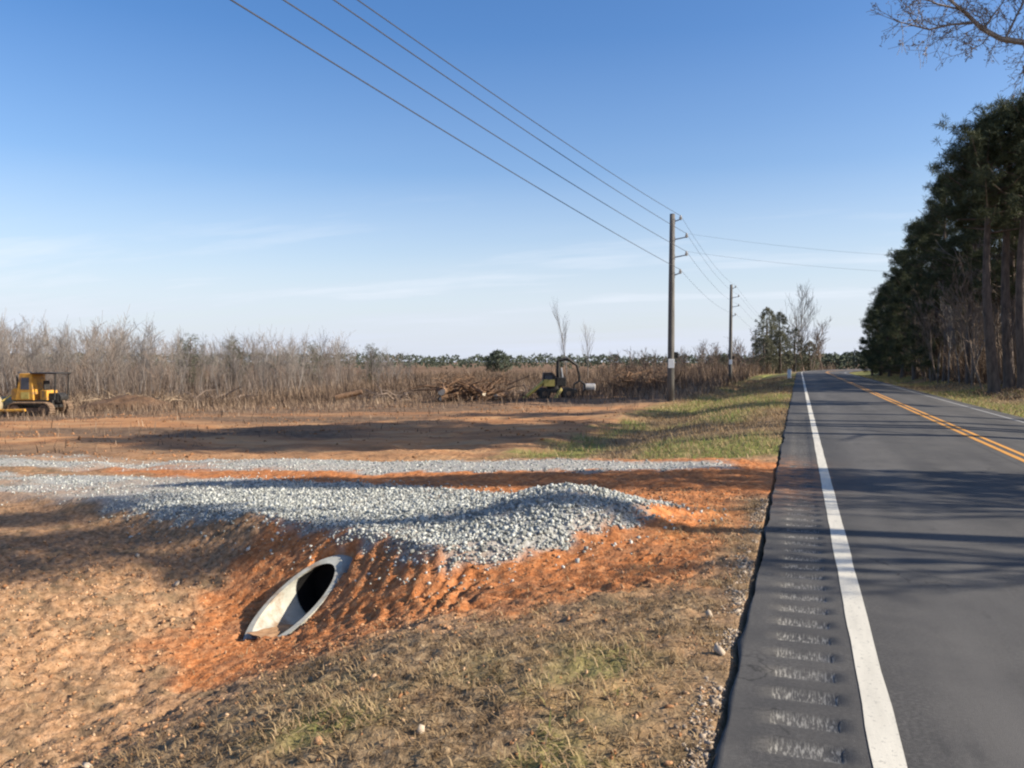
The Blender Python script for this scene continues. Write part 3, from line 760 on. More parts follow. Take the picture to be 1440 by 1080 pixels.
def bulldozer():
    x, y = at(51, 45)
    t = thing('bulldozer', 'yellow bulldozer with canopy and blade parked on bare orange soil', 'bulldozer', (x, y, hz(x, y) - .03), R(180 + 19.1 - 6))
    for yy in (-.78, .78): add_track(t, yy, 2.45, .78, -.22, .42, MAT['rusty'])
    MB().box((-.2, 0, .72), (2.1, 1.05, .42)).build('chassis', MAT['black'], t, bevel=.03)
    # engine hood forward of the cab
    MB().prism([(.30, .92), (1.18, .92), (1.20, 1.42), (1.05, 1.56), (.30, 1.62)], -.40, .40).build('engine_hood', MAT['yellow'], t, bevel=.03)
    MB().box((1.215, 0, 1.2), (.03, .62, .44)).build('radiator_grille', MAT['black'], t)
    # cab: tapered yellow frame with dark windows
    cab = MB().prism([(-.22, .92), (.86, .92), (.74, 1.42), (.58, 2.36), (-.12, 2.36)], -.56, .56).build('cab', MAT['yellow'], t, bevel=.03)
    for s in (-1, 1):
        MB().prism([(.02, 1.50), (.52, 1.50), (.46, 2.14), (.02, 2.14)], s * .562 - .006, s * .562 + .006).build('side_window', MAT['glass'], cab)
        MB().box((.26, s * .565, 1.18), (.46, .014, .36)).build('access_panel', MAT['dull_yellow'], cab)
    MB().box((.668, 0, 1.88), (.02, .78, .62), ry=-.17).build('front_window', MAT['glass'], cab)
    # canopy over the rear deck
    c = MB().box((-.86, 0, 2.37), (1.50, 1.30, .08)).build('canopy_roof', MAT['black'], t, bevel=.02)
    for px_, yy in ((-1.5, -.56), (-1.5, .56)):
        MB().tube([(px_ + .08, yy, .95), (px_, yy, 2.34)], .045, 8).build('canopy_post', MAT['black'], c)
    MB().box((-.72, 0, 1.12), (.42, .9, .66)).build('fuel_tank', MAT['yellow'], t, bevel=.05)
    MB().box((-.50, 0, 1.50), (.16, .16, .34)).box((-.58, 0, 1.72), (.10, .44, .50)).build('operator_seat', MAT['black'], t, bevel=.03)
    MB().tube([(.95, .22, 1.5), (.95, .22, 2.15), (1.0, .22, 2.25)], [.05, .05, .055], 8).build('exhaust_pipe', MAT['black'], t)
    m = MB().box((-1.22, 0, 1.05), (.5, .7, .5)).tube([(-1.35, -.3, 1.05), (-1.35, .3, 1.05)], .26, 14).build('winch', MAT['black'], t)
    MB().tube([(-1.55, 0, .9), (-1.62, 0, .55), (-1.5, 0, .25)], [.08, .07, .04], 6).build('ripper_tooth', MAT['rusty'], t)
    pr = []
    for k in range(9):
        a = R(-38 + 76 * k / 8); pr.append((1.62 + .85 - .85 * math.cos(a) , .62 + .78 * math.sin(a)))
    pr = pr + [(x_ + .06, z_) for x_, z_ in pr[::-1]]
    MB().prism(pr, -1.25, 1.25).build('blade', MAT['blade'], t)
    for s in (-1, 1):
        MB().tube([(-.1, s * 1.06, .42), (1.0, s * 1.06, .38), (1.7, s * 1.02, .42)], .075, 6).build('push_arm', MAT['yellow'], t)
        MB().tube([(1.05, s * .3, 1.3), (1.66, s * .5, .85)], .045, 8).build('lift_cylinder', MAT['dull_yellow'], t)
    for s in (-1, 1):
        MB().tube([(.62, s * .45, 2.40), (.70, s * .45, 2.40)], .045, 10).build('headlight', MAT['glass'], t)
bulldozer()

# ------------------------------------------------------------------ log loader with outriggers
def log_loader():
    x, y = at(776, 50)
    t = thing('log_loader', 'yellow and black log loader with arched boom and splayed legs by the brush', 'log loader', (x, y, hz(x, y) - .05), R(19.1 + 4))
    MB().box((.2, 0, .52), (2.6, .9, .22)).build('trailer_bed', MAT['black'], t, bevel=.02)
    for a, b in (((-1.75, -.5, .05), (-.35, -.42, 1.22)), ((.05, -1.1, .05), (.5, -.45, .62)), ((.9, .9, .05), (.5, .45, .7))):
        leg = MB().tube([a, b], [.10, .12], 4).build('outrigger', MAT['dull_yellow'], t)
        MB().box((a[0], a[1], .06), (.34, .34, .06)).build('foot_pad', MAT['rusty'], leg)
    MB().tube([(.1, 0, .6), (.1, 0, .82)], .42, 18).build('turntable', MAT['black'], t)
    cab = MB().prism([(-.62, .78), (.18, .78), (.18, 1.42), (-.02, 1.62), (-.55, 1.62)], -.5, .12).build('cab', MAT['black'], t, bevel=.03)
    MB().box((-.25, -.508, 1.28), (.42, .012, .34)).build('side_window', MAT['glass'], cab)
    MB().box((-.22, -.515, 1.0), (.66, .03, .40)).build('door_panel', MAT['dull_yellow'], cab)
    MB().box((.52, .05, 1.05), (.62, .8, .55)).build('counterweight', MAT['black'], t, bevel=.05)
    b = MB().tube([(.42, -.1, 1.1), (.36, -.1, 1.8), (.38, -.1, 2.35)], [.15, .12, .10], 4).build('main_boom', MAT['black'], t)
    MB().tube([(.66, -.1, 1.1), (.55, -.1, 1.9)], .06, 8).build('lift_cylinder', MAT['grey_steel'], b)
    s_ = MB().tube([(.30, -.1, 2.32), (.95, -.1, 2.45), (1.52, -.1, 2.05), (1.66, -.1, 1.35)], [.09, .10, .09, .06], 4).build('stick_boom', MAT['black'], t)
    g_ = MB().tube([(1.66, -.1, 1.4), (1.67, -.1, 1.1)], .07, 8).build('grapple', MAT['black'], t)
    for s in (-1, 1):
        MB().tube([(1.67, -.1, 1.12), (1.67 + s * .32, -.1, .9), (1.67 + s * .34, -.1, .6), (1.67 + s * .12, -.1, .38)], [.06, .07, .06, .03], 5).build('grapple_claw', MAT['black'], g_)
    for q in (-.5, .95):
        for s in (-1, 1):
            w = MB().tube([(q, s * .52 - .1, .36), (q, s * .52 + .1, .36)], .36, 18).build('tyre', MAT['black'], t)
            MB().tube([(q, s * .52 - .11, .36), (q, s * .52 + .11, .36)], .15, 12).build('rim', MAT['rusty'], w)
log_loader()

x, y = at(829, 50.5)
t = thing('fuel_tank', 'small off-white tank on legs beside the log loader', 'tank', (x, y, hz(x, y)), R(15))
MB().tube([(-.36, 0, .62), (-.33, 0, .62), (.33, 0, .62), (.36, 0, .62)], [.17, .23, .23, .17], 16).build('tank_shell', MAT['tank'], t)
for q in (-.22, .22): MB().box((q, 0, .22), (.06, .34, .5)).build('leg', MAT['rusty'], t)

# ------------------------------------------------------------------ log and brush heaps
def heap(name, px, d, w, dp, h, mat, label, cat, seed):
    x, y = at(px, d); n = 26; m = 18
    u = np.linspace(-1, 1, n); v = np.linspace(-1, 1, m); U, Vv = np.meshgrid(u, v)
    Xl = U * w / 2; Yl = Vv * dp / 2
    f = np.clip(1 - U ** 2, 0, 1) * np.clip(1 - Vv ** 2, 0, 1)
    Z = h * f ** .6 * (.35 + 1.1 * fbm(U * 2.6 + seed, Vv * 2.6, seed, 4)) + .12 * f * vnoise(U * 14, Vv * 9, seed) - .06
    c, s = CS, SN
    Xw = x + Xl * c - Yl * s; Yw = y + Xl * s + Yl * c
    i = np.arange(n * m).reshape(m, n)
    Fq = np.stack([i[:-1, :-1], i[:-1, 1:], i[1:, 1:], i[1:, :-1]], -1).reshape(-1, 4)
    o = obj_np(name, np.stack([Xw, Yw, H(Xw, Yw, False) + Z], -1).reshape(-1, 3), Fq, mat)
    return tag(o, label, cat)
heap('debris_mound', 664, 50.5, 4.4, 2.6, 1.0, MAT['mound'], 'brown mound of roots and soil pushed up beside the log loader', 'debris mound', 11)
heap('soil_ridge', 175, 50, 6.0, 2.2, .8, MAT['mound'], 'low ridge of pushed up tan soil right of the bulldozer', 'soil ridge', 23)

def log(px, d, dz, L, r, az, tilt, label):
    x, y = at(px, d)
    t = thing('log', label, 'log', (x, y, hz(x, y) + dz), az, 'logs in the pushed up debris')
    dx, dz_ = math.cos(tilt), math.sin(tilt)
    MB().tube([(-L / 2 * dx, 0, -L / 2 * dz_), (0, .04, 0), (L / 2 * dx, 0, L / 2 * dz_)], [r, r * .96, r * .88], 12, jit=.05).build('bark_sleeve', MAT['log'], t)
    MB().tube([(-L / 2 * dx - .01, 0, -L / 2 * dz_), (-L / 2 * dx - .004, 0, -L / 2 * dz_)], r * .97, 12).build('sawn_end', MAT['log_end'], t)
A = R(19.1)
log(627, 49.2, .72, 1.5, .24, A + 1.9 - .6, .1, 'thick log with a pale sawn end at the left tip of the brown mound')
log(643, 49.4, .35, 2.2, .17, A + .5, .15, 'log lying across the foot of the brown mound')
log(668, 49.3, .75, 2.0, .13, A + 2.2, .3, 'thin log leaning on the middle of the brown mound')
log(690, 49.4, .45, 1.7, .13, A + .25, .25, 'log poking up from the right half of the brown mound')
log(655, 49.8, 1.0, 1.2, .10, A - .5, -.15, 'short log lying on top of the brown mound')
log(705, 49.2, .28, 1.4, .16, A + 1.1, .05, 'stub of log at the right tip of the brown mound')
log(490, 52, .45, 1.7, .17, A + .15, .22, 'lone dark log lying on the field at the edge of the weeds')

def limb_tangle(px, d, w, h, n, label, seed, mat):
    rs = random.Random(seed); x, y = at(px, d); m = MB()
    for k in range(n):
        a = Vector((rs.uniform(-w / 2, w / 2), rs.uniform(-1, 1), rs.uniform(0, h * .5)))
        az = rs.uniform(0, 6.28); L = rs.uniform(.8, 2.4); el = rs.uniform(-.1, .5)
        v = Vector((math.cos(az) * math.cos(el), math.sin(az) * math.cos(el), math.sin(el)))
        p1 = a + v * L * .5 + Vector((rs.uniform(-.15, .15), 0, rs.uniform(-.05, .2))); p2 = a + v * L + Vector((0, 0, rs.uniform(-.3, .1)))
        r = rs.uniform(.025, .07); m.tube([a, p1, p2], [r, r * .8, r * .3], 5)
    for k in range(n * 8):
        a = Vector((rs.uniform(-w / 2, w / 2), rs.uniform(-1, 1), rs.uniform(0, h * .8)))
        v = Vector((rs.uniform(-1, 1), rs.uniform(-1, 1), rs.uniform(-.2, .9))) * rs.uniform(.2, .7)
        m.tube([a, a + v], [.018, .006], 3, cap=False)
    o = m.build('brush_pile', mat); tag(o, label, 'brush pile')
    o.location = (x, y, hz(x, y)); o.rotation_euler = (0, 0, A)
limb_tangle(150, 52, 4.2, 1.0, 18, 'tangle of pale stripped limbs just right of the bulldozer', 3, MAT['pale_limb'])
limb_tangle(222, 54, 3.2, .9, 18, 'smaller tangle of tan limbs further right of the bulldozer', 4, MAT['pale_limb'])
limb_tangle(300, 56, 3.0, .7, 14, 'low scatter of dull brown limbs in front of the bare saplings', 5, MAT['brown_bark'])
limb_tangle(548, 52, 3.2, .6, 16, 'low heap of brown limbs left of the log mound', 6, MAT['brown_bark'])
limb_tangle(738, 53, 2.4, .7, 12, 'small heap of brown brush under the loader legs', 8, MAT['brown_bark'])

limb_tangle(664, 49.6, 4.2, 1.9, 60, 'tangle of dark roots and limbs on top of the brown mound', 9, MAT['log'])
limb_tangle(905, 60, 4.4, 1.9, 46, 'tall dark tangle of brush behind the nearer utility pole', 10, MAT['log'])
x, y = -.82, 80
t = thing('marker_post', 'short white marker post at the pavement edge far down the road', 'marker post', (x, y, hz(x, y)))
MB().box((0, 0, .42), (.34, .16, .9)).build('post_body', MAT['white_tag'], t, bevel=.02)
MB().box((0, 0, .90), (.38, .20, .06)).build('post_cap', MAT['tank'], t, bevel=.01)

# ------------------------------------------------------------------ trees
def grow(mt, mb, p, v, L, r, lev, maxlev, rs, spread, up, kids, twigr):
    segs = 4 if lev == 0 else 3; pts = [p.copy()]; rad = [r]; q = p.copy(); d = v.copy(); nodes = []
    for k in range(segs):
        d = (d + Vector((rs.gauss(0, .10), rs.gauss(0, .10), rs.gauss(0, .05) + up * (.06 if lev else .02)))).normalized()
        q = q + d * (L / segs); pts.append(q.copy()); rad.append(max(r * (1 - (k + 1) / segs * (.8 if lev else .72)), twigr)); nodes.append((q.copy(), d.copy(), rad[-1]))
    (mt if lev == 0 else mb).tube(pts, rad, 7 if lev == 0 else (4 if lev == 1 else 3), cap=False)
    if lev >= maxlev: return
    nk = kids[lev]
    for i in range(nk):
        u = (.28 if lev == 0 else .25) + (.72 if lev == 0 else .75) * (i + rs.random()) / nk
        k = min(int(u * segs), segs - 1); f = u * segs - k
        a = pts[k].lerp(pts[k + 1], f); dd = nodes[k][1]; rr = rad[k] * (1 - f) + rad[k + 1] * f
        az = rs.uniform(0, 2 * math.pi)
        side = dd.cross(Vector((math.cos(az), math.sin(az), .3))).normalized()
        ang = rs.uniform(.6, 1.25) * spread
        nv = (dd * math.cos(ang) + side * math.sin(ang) + Vector((0, 0, up * .25))).normalized()
        grow(mt, mb, a, nv, L * rs.uniform(.28, .55) * (1.1 - .55 * u if lev == 0 else 1), max(rr * .55, twigr), lev + 1, maxlev, rs, spread, up, kids, twigr)

def bare_tree(name, h, r, seed, label, cat='tree', spread=.8, up=1.0, kids=(11, 5, 3), maxlev=2, twigr=.008, mt='bark', mc='bark', stems=1, group=None):
    rs = random.Random(seed); t = thing(name, label, cat, group=group); a, b = MB(), MB()
    for s in range(stems):
        v = Vector((rs.gauss(0, .05 + .12 * (stems > 1)), rs.gauss(0, .05 + .12 * (stems > 1)), 1)).normalized()
        grow(a, b, Vector((rs.gauss(0, .15) * (stems > 1), rs.gauss(0, .15) * (stems > 1), -.15)), v, h * (1 if s == 0 else rs.uniform(.7, .95)), r, 0, maxlev, rs, spread, up, kids, twigr)
    a.build('trunk', MAT[mt], t, smooth=True); b.build('crown', MAT[mc], t)
    return t

def leafmesh(name, C, size, width, mat, parent, seed, updir=.25, per=12, bright=None):
    """needle or leaf sprays round the points C"""
    rg = np.random.default_rng(seed); n = len(C) * per
    c = np.repeat(C, per, 0); v = rg.normal(size=(n, 3)); v[:, 2] += updir; v /= np.linalg.norm(v, axis=1, keepdims=True)
    L = rg.uniform(.6, 1.15, (n, 1)) * size; s = np.cross(v, rg.normal(size=(n, 3))); s /= np.linalg.norm(s, axis=1, keepdims=True) + 1e-9
    w = width * rg.uniform(.7, 1.2, (n, 1))
    V = np.stack([c, c + v * L * .55 + s * w / 2, c + v * L, c + v * L * .55 - s * w / 2], 1)
    Fs = np.arange(4 * n).reshape(n, 4)
    t = rg.uniform(0, 1, len(C)) * .6 if bright is None else bright
    tt = np.clip(np.repeat(t, per) + rg.uniform(0, .4, n), 0, 1)
    return obj_np(name, V.reshape(-1, 3), Fs, mat, parent, tint=np.repeat(tt, 4))

def pine(name, h, cb, Rm, seed, label, limbs=46, r=.22, blob=(3, 12), per=24, mat='needle', size=.36, group=None):
    rs = random.Random(seed); t = thing(name, label, 'tree', group=group); m = MB(); C = []
    lean = Vector((rs.gauss(0, .02), rs.gauss(0, .02), 1))
    ax = lambda z: Vector((lean.x * z + .12 * math.sin(z * .5 + seed), lean.y * z + .12 * math.cos(z * .43 + seed), z))
    zs = [-.3, 0, .3] + [h * k / 8 for k in range(1, 9)]
    m.tube([ax(z) for z in zs], [r * 1.7, r * 1.35, r * 1.1] + [r * (1 - .9 * (k / 8) ** 1.3) + .01 for k in range(1, 9)], 10, jit=.04)
    for i in range(limbs):
        u = (i + rs.random()) / limbs; z = h * (cb + (1 - cb) * u * .98)
        az = i * 2.399 + rs.uniform(-.4, .4)
        L = Rm * (math.sin(math.pi * min(1, .22 + .78 * u)) ** .7 * .8 + .25 * (1 - u)) * rs.uniform(.55, 1.1)
        if L < .3: L = .3
        el = rs.uniform(-.05, .35) + .5 * u
        d = Vector((math.cos(az) * math.cos(el), math.sin(az) * math.cos(el), math.sin(el))); a = ax(z)
        p1 = a + d * L * .5 - Vector((0, 0, .06 * L)); p2 = a + d * L + Vector((0, 0, .10 * L))
        m.tube([a, p1, p2], [max(.03, r * .28 * (1 - u * .6)), .03, .015], 4, cap=False)
        for b in range(blob[0]):
            f = rs.uniform(.45, 1.05); c = a.lerp(p1, f * 2) if f < .5 else p1.lerp(p2, f * 2 - 1)
            c = c + Vector((rs.gauss(0, .25), rs.gauss(0, .25), rs.gauss(.05, .15)))
            s = rs.uniform(.16, .36)
            for k in range(blob[1]): C.append((c.x + rs.gauss(0, s), c.y + rs.gauss(0, s), c.z + rs.gauss(0, s * .62)))
        if rs.random() < .25 and u < .4:   # a dead stub below
            q = ax(z * rs.uniform(.55, 1)); m.tube([q, q + Vector((math.cos(az + 2), math.sin(az + 2), -.1)) * rs.uniform(.4, 1.2)], [.03, .01], 3, cap=False)
    m.build('trunk', MAT['pine_bark'], t, smooth=True)
    leafmesh('crown', np.array(C), size, .028, MAT[mat], t, seed, per=per)
    return t

GP = 'tall pines along the right side of the road'
# near trio at the verge, built one by one
spec = [(1396, 42, 13.6, .60, 3.4, .25, 'nearest tall roadside pine with the left trunk of the three close together'),
        (1417, 43.5, 14.4, .56, 3.9, .27, 'tall pine with the middle trunk of the three close together at the verge'),
        (1436, 41.5, 14.2, .60, 3.8, .25, 'tall pine with the right trunk of the three close together at the verge')]
for i, (px, d, h, cb, Rm, r, lab) in enumerate(spec):
    x, y = at(px, d); put(pine('pine_tree', h, cb, Rm, 40 + i, lab, r=r, limbs=34, blob=(3, 9), group=GP), x, y, rz=i)
pa = pine('pine_tree', 16, .34, 3.4, 51, 'tall dark pine behind the trio in the roadside row', limbs=54, group=GP)
pb = pine('pine_tree', 14, .08, 3.1, 52, 'dark bushy pine with foliage almost to the ground in the roadside row', limbs=58, group=GP)
pc = pine('pine_tree', 12, .03, 3.0, 53, 'lower dark pine at the far end of the roadside row', limbs=56, group=GP)
LA, LB, LC = pa['label'], pb['label'], pc['label']
rows = [('a', 11.4, 53.5, 14.0), ('a', 13.6, 50.0, 14.2), ('a', 10.4, 60, 15.0), ('a', 13.5, 57.5, 14.2), ('a', 10.1, 67.5, 15.0), ('b', 9.9, 71, 12.6), ('a', 12.9, 66, 13.5), ('b', 9.4, 79, 13.6),
        ('c', 11.5, 76, 10.0), ('b', 9.6, 88, 12.3), ('c', 10.2, 93, 10.6), ('c', 9.2, 97, 10.0), ('c', 8.8, 104, 9.4), ('b', 12.0, 99, 12.0), ('c', 8.6, 111, 8.0), ('c', 10.5, 108, 9.0), ('b', 14.5, 84, 13.0), ('a', 16, 62, 15.5), ('a', 17.0, 72, 15), ('b', 16, 92, 12.5), ('c', 14, 112, 10)]
seen = {'a': 0, 'b': 0, 'c': 0}
for k, (v, x, y, h) in enumerate(rows):
    src, h0, lb = {'a': (pa, 16, LA), 'b': (pb, 14, LB), 'c': (pc, 12, LC)}[v]
    o = src if seen[v] == 0 else copy_tree(src); seen[v] += 1
    put(o, x, y, rz=k * 1.7, s=(h / h0 * (1 + .08 * math.sin(k * 3)), h / h0 * (1 + .08 * math.cos(k * 2)), h / h0))
    o['label'] = lb if seen[v] > 0 else lb

# pines and a cedar that stand right of the frame and throw the shade across the road
pd = pine('pine_tree', 16.5, .57, 4.3, 59, 'x', limbs=64, r=.24)
sh = [(pd, 11.5, 23.4, 16.5, 'tall pine right of the frame, across from the drive'), (pd, 13.5, 26.2, 17.0, 'tall pine right of the frame, set back from the road'),
      (pd, 11.2, 28.6, 16.0, 'tall pine right of the frame, third along the road'), (pd, 16.0, 24.6, 18.0, 'tallest pine right of the frame, behind the front ones'), (pa, 12.0, 35.5, 14.0, 'pine right of the frame, short of the trio')]
for k, (src, x, y, h, lb) in enumerate(sh):
    o = pd if k == 0 else copy_tree(src); s = h / 16
    put(o, x, y, rz=k * 2.3 + .5, s=s, label=lb, group='roadside pines outside the frame')
put(pine('pine_tree', 15.5, .62, 2.3, 58, 'tall high-crowned pine beside the road right of the viewer', limbs=34, r=.2, group='roadside pines outside the frame'), 11, 9.9)
def column_tree(name, h, w, label, seed, mat, n=900, size=.3, base=.0, group=None, round_=False):
    rg = np.random.default_rng(seed); t = thing(name, label, 'tree', group=group)
    u = rg.uniform(0, 1, n); a = rg.uniform(0, 2 * math.pi, n)
    prof = (np.sin(np.pi * np.clip(u * .92 + .08, 0, 1)) ** .6 if round_ else np.clip((1 - u) * 2.6, 0, 1) ** .6 * np.clip(u * 6 + .45, 0, 1))
    lump = .72 + .5 * vnoise(a * 1.6, u * h * .7, seed)
    rr = w / 2 * prof * lump * rg.uniform(.25, 1, n) ** .45
    C = np.stack([rr * np.cos(a), rr * np.sin(a), base + u * (h - base)], -1)
    MB().tube([(0, 0, -.2), (0, 0, h * .5), (0, 0, h * .95)], [w * .07, w * .045, .02], 7).build('trunk', MAT['pine_bark'], t)
    leafmesh('crown', C, size, size * .22, MAT[mat], t, seed, per=9)
    return t
put(column_tree('cedar_tree', 11.5, 2.3, 'narrow dark cedar right of the frame whose shadow crosses the road', 71, 'cedar', n=1500), 11.0, 13.6)

# bare oak right of the frame, one bough reaching in at the top
def bough_tree():
    t = thing('bare_oak', 'leafless tree whose twiggy bough hangs into the top right corner of the sky', 'tree', (0, 0, 0))
    rs = random.Random(5); a, b = MB(), MB()
    base = Vector((11.2, 21.2, hz(11.2, 21.2) - .2))
    a.tube([base, base + Vector((0, 0, 1.0)), base + Vector((-.1, .1, 4)), base + Vector((-.3, 0, 7)), base + Vector((-.2, .2, 10)), base + Vector((.1, .2, 13))], [.34, .26, .22, .18, .11, .03], 10)
    for i in range(16):
        z = 4.5 + 8 * i / 16; az = i * 2.4 + 1.0
        if math.cos(az) < -.2: continue
        v = Vector((math.cos(az), math.sin(az), .7)).normalized()
        grow(b, b, base + Vector((-.2, 0, z)), v, 4.0 - i * .15, .07, 1, 3, rs, .8, .6, (0, 6, 4), .007)
    def P(px, py, d): return ray(px, py, d)
    main = [base + Vector((-.28, .1, 6.2)), P(1560, 60, 19.0), P(1440, 66, 18.2), P(1400, 60, 18.0), P(1372, 45, 17.9), P(1352, 26, 17.8), P(1330, 8, 17.7), P(1302, -14, 17.6)]
    b.tube(main, [.13, .095, .075, .062, .052, .042, .03, .016], 6, cap=False)
    subs = [([P(1360, 38, 17.9), P(1330, 40, 17.7), P(1300, 47, 17.5), P(1272, 40, 17.3), P(1256, 36, 17.2)], .028), ([P(1345, 20, 17.8), P(1310, 12, 17.6), P(1285, 0, 17.4), P(1268, -8, 17.3)], .024),
            ([P(1405, 62, 18.0), P(1420, 30, 18.2), P(1432, 5, 18.4), P(1440, -20, 18.5)], .026), ([P(1385, 54, 18), P(1372, 68, 17.8), P(1352, 78, 17.6)], .014), ([P(1430, 66, 18.1), P(1438, 85, 17.9), P(1430, 108, 17.7)], .018),
            ([P(1375, 48, 17.9), P(1388, 28, 18.2), P(1404, 6, 18.4)], .022), ([P(1480, 64, 18.5), P(1460, 90, 18.2), P(1440, 110, 18.0)], .02), ([P(1330, 8, 17.7), P(1345, -12, 17.9), P(1352, -30, 18)], .016)]
    for pts, r in subs:
        b.tube(pts, [r * (1 - .7 * k / len(pts)) for k in range(len(pts))], 4, cap=False)
        for k in range(len(pts) - 1):
            for q in range(6):
                a0 = pts[k].lerp(pts[k + 1], rs.random()); dd = (pts[k + 1] - pts[k]).normalized()
                v = (dd * rs.uniform(.3, 1) + Vector((rs.uniform(-1, 1), rs.uniform(-.6, .6), rs.uniform(-.9, .9)))).normalized()
                grow(b, b, a0, v, rs.uniform(.35, .85), .010, 2, 3, rs, .8, .1, (0, 0, 4), .0045)
    for k in range(2, len(main) - 1):
        for q in range(5):
            a0 = main[k].lerp(main[k + 1], rs.random()); v = Vector((rs.uniform(-1, .6), rs.uniform(-.6, .6), rs.uniform(-.7, 1))).normalized()
            grow(b, b, a0, v, rs.uniform(.4, 1.0), .012, 2, 3, rs, .8, .1, (0, 0, 5), .0045)
    a.build('trunk', MAT['bark'], t, smooth=True); b.build('bough', MAT['pale_bark'], t)
    # swollen buds and last withered leaves on the twig tips
    vs = np.array(b.v); vs = vs[vs[:, 2] > 4]; pick = vs[rng.integers(0, len(vs), 1500)]
    leafmesh('buds', pick + rng.normal(0, .03, pick.shape), .06, .022, MAT['thicket'], t, 9, per=3)
    return t
bough_tree()

for k, (x, y, h, lb) in enumerate([(10.2, 9.0, 5.2, 'leafless roadside tree right of the viewer, nearer one'), (10.8, 11.4, 5.8, 'leafless roadside tree right of the viewer, farther one')]):
    put(bare_tree('bare_tree', h, .16, 470 + k, lb, spread=.75, kids=(16, 7, 4), maxlev=3, twigr=.012, group='bare trees beside the road'), x, y, rz=k)

# understorey among the pines
GU = 'leafless saplings under the pines'
ub = [bare_tree('understorey_sapling', 6.5, .07, 200 + i, 'thin leafless sapling among the trunks of the roadside pines', spread=.7, mt=('brown_bark', 'bark')[i % 2], mc=('brown_bark', 'bark')[i % 2], kids=(12, 6, 3), twigr=.012, group=GU) for i in range(3)]
rs = random.Random(77)
for k in range(84):
    y = rs.uniform(49, 112) if k % 2 else rs.uniform(49, 76); x = rs.uniform(9.6, 17.5) if k % 2 else rs.uniform(9.4, 12.5) + max(0, (60 - y) * .12)
    o = ub[k] if k < 3 else copy_tree(ub[k % 3])
    put(o, x, y, rz=rs.uniform(0, 6), s=rs.uniform(.55, 1.25))
n = 26000
Y = rng.uniform(48, 116, n); X = 10.2 + rng.uniform(0, 1, n) ** 1.4 * 12 + np.maximum(0, 62 - Y) * .12
blades('undergrowth', np.stack([X, Y, H(X, Y) - .03], -1), rng.uniform(.5, 4.6, n) * rng.uniform(.3, 1, n), rng.uniform(.02, .05, n), rng.uniform(.1, .9, n), np.clip(rng.beta(2, 2.6, n), 0, 1), MAT['weed'])
n = 5000
Y = rng.uniform(42, 52, n); X = rng.uniform(8.8, 16, n)
blades('leaf_litter', np.stack([X, Y, H(X, Y) - .01], -1), rng.uniform(.05, .3, n), rng.uniform(.02, .05, n), rng.uniform(.6, 1.4, n), rng.uniform(.1, .8, n), MAT['weed'])
n = 15000
Y = rng.uniform(46, 150, n); X = 19 + rng.uniform(0, 1, n) * 16
blades('wood_edge_thicket', np.stack([X, Y, H(X, Y) - .03], -1), rng.uniform(1.0, 9.5, n), rng.uniform(.03, .09, n), rng.uniform(.05, .5, n), np.clip(rng.beta(2, 2.4, n), 0, 1), MAT['weed'])

# bare saplings along the back of the field
kinds = [bare_tree('bare_sapling', 6.0, .055, 300 + i, 'x', spread=(.8, .95, .7, .85, .75)[i], up=1.0, kids=(15, 6, 3), twigr=.011, mt=('pale_bark', 'bark', 'pale_bark', 'brown_bark', 'bark')[i], mc=('pale_bark', 'bark', 'bark', 'brown_bark', 'pale_bark')[i]) for i in range(5)]
ytop = lambda px: np.interp(px, [-60, 0, 90, 130, 200, 260, 300, 380, 420, 470, 520, 560, 620], [469, 464, 465, 477, 479, 487, 487, 484, 489, 482, 499, 504, 508])
stretch = [(-60, 118, 'pale leafless sapling in the dense row behind the bulldozer'), (118, 262, 'leafless sapling in the dense row behind the pale limb tangles'), (262, 420, 'leafless sapling in the middle of the row along the back of the field'), (420, 580, 'shorter leafless sapling where the row thins out toward the brown mound')]
rs = random.Random(13); first = [True] * 5; cnt = 0
for a_, b_, lab in stretch:
    for k in range({0: 78, 1: 66, 2: 70, 3: 56}[[s[0] for s in stretch].index(a_)]):
        px = rs.uniform(a_, b_) if k % 3 else (a_ + (b_ - a_) * ((k * .37) % 1)) + rs.gauss(0, 4); d = rs.uniform(60, 92) + max(0, px - 380) * .12
        x, y = at(px, d); z = hz(x, y)
        top = CAM_H + (507 - (ytop(px) + 20 * (float(vnoise(px * .045, 3.3, 17)) - .42) + abs(rs.gauss(0, 13)) - (12 if rs.random() < .07 else 4))) / FPX * d
        h = max(1.2, top - z); i = rs.randrange(5)
        o = kinds[i] if first[i] else copy_tree(kinds[i]); first[i] = False
        put(o, x, y, z, rs.uniform(0, 6.28), (h / 6 * rs.uniform(.7, 1.1), h / 6 * rs.uniform(.7, 1.1), h / 6), lab, 'bare saplings along the back of the field, ' + ['behind the bulldozer', 'behind the limb tangles', 'in the middle', 'toward the mound'][[s[0] for s in stretch].index(a_)])
n = 17000
px = rng.uniform(-90, 640, n); d = 60 + 60 * rng.uniform(0, 1, n) ** 1.1 + np.maximum(0, px - 380) * .12
xc = (px - 720) / FPX * d; X = CS * xc - SN * d; Y = SN * xc + CS * d
top = CAM_H + (507 - (ytop(px) + 20 * (vnoise(px * .045, px * 0 + 3.3, 17) - .42) + 24 + np.abs(rng.normal(0, 22, n)))) / FPX * d; z = H(X, Y, False)
blades('sapling_thicket', np.stack([X, Y, z - .05], -1), np.clip(top - z, .8, 9), rng.uniform(.012, .04, n), rng.uniform(.05, .5, n), np.clip(rng.beta(2.2, 2.2, n), 0, 1), MAT['thicket'])

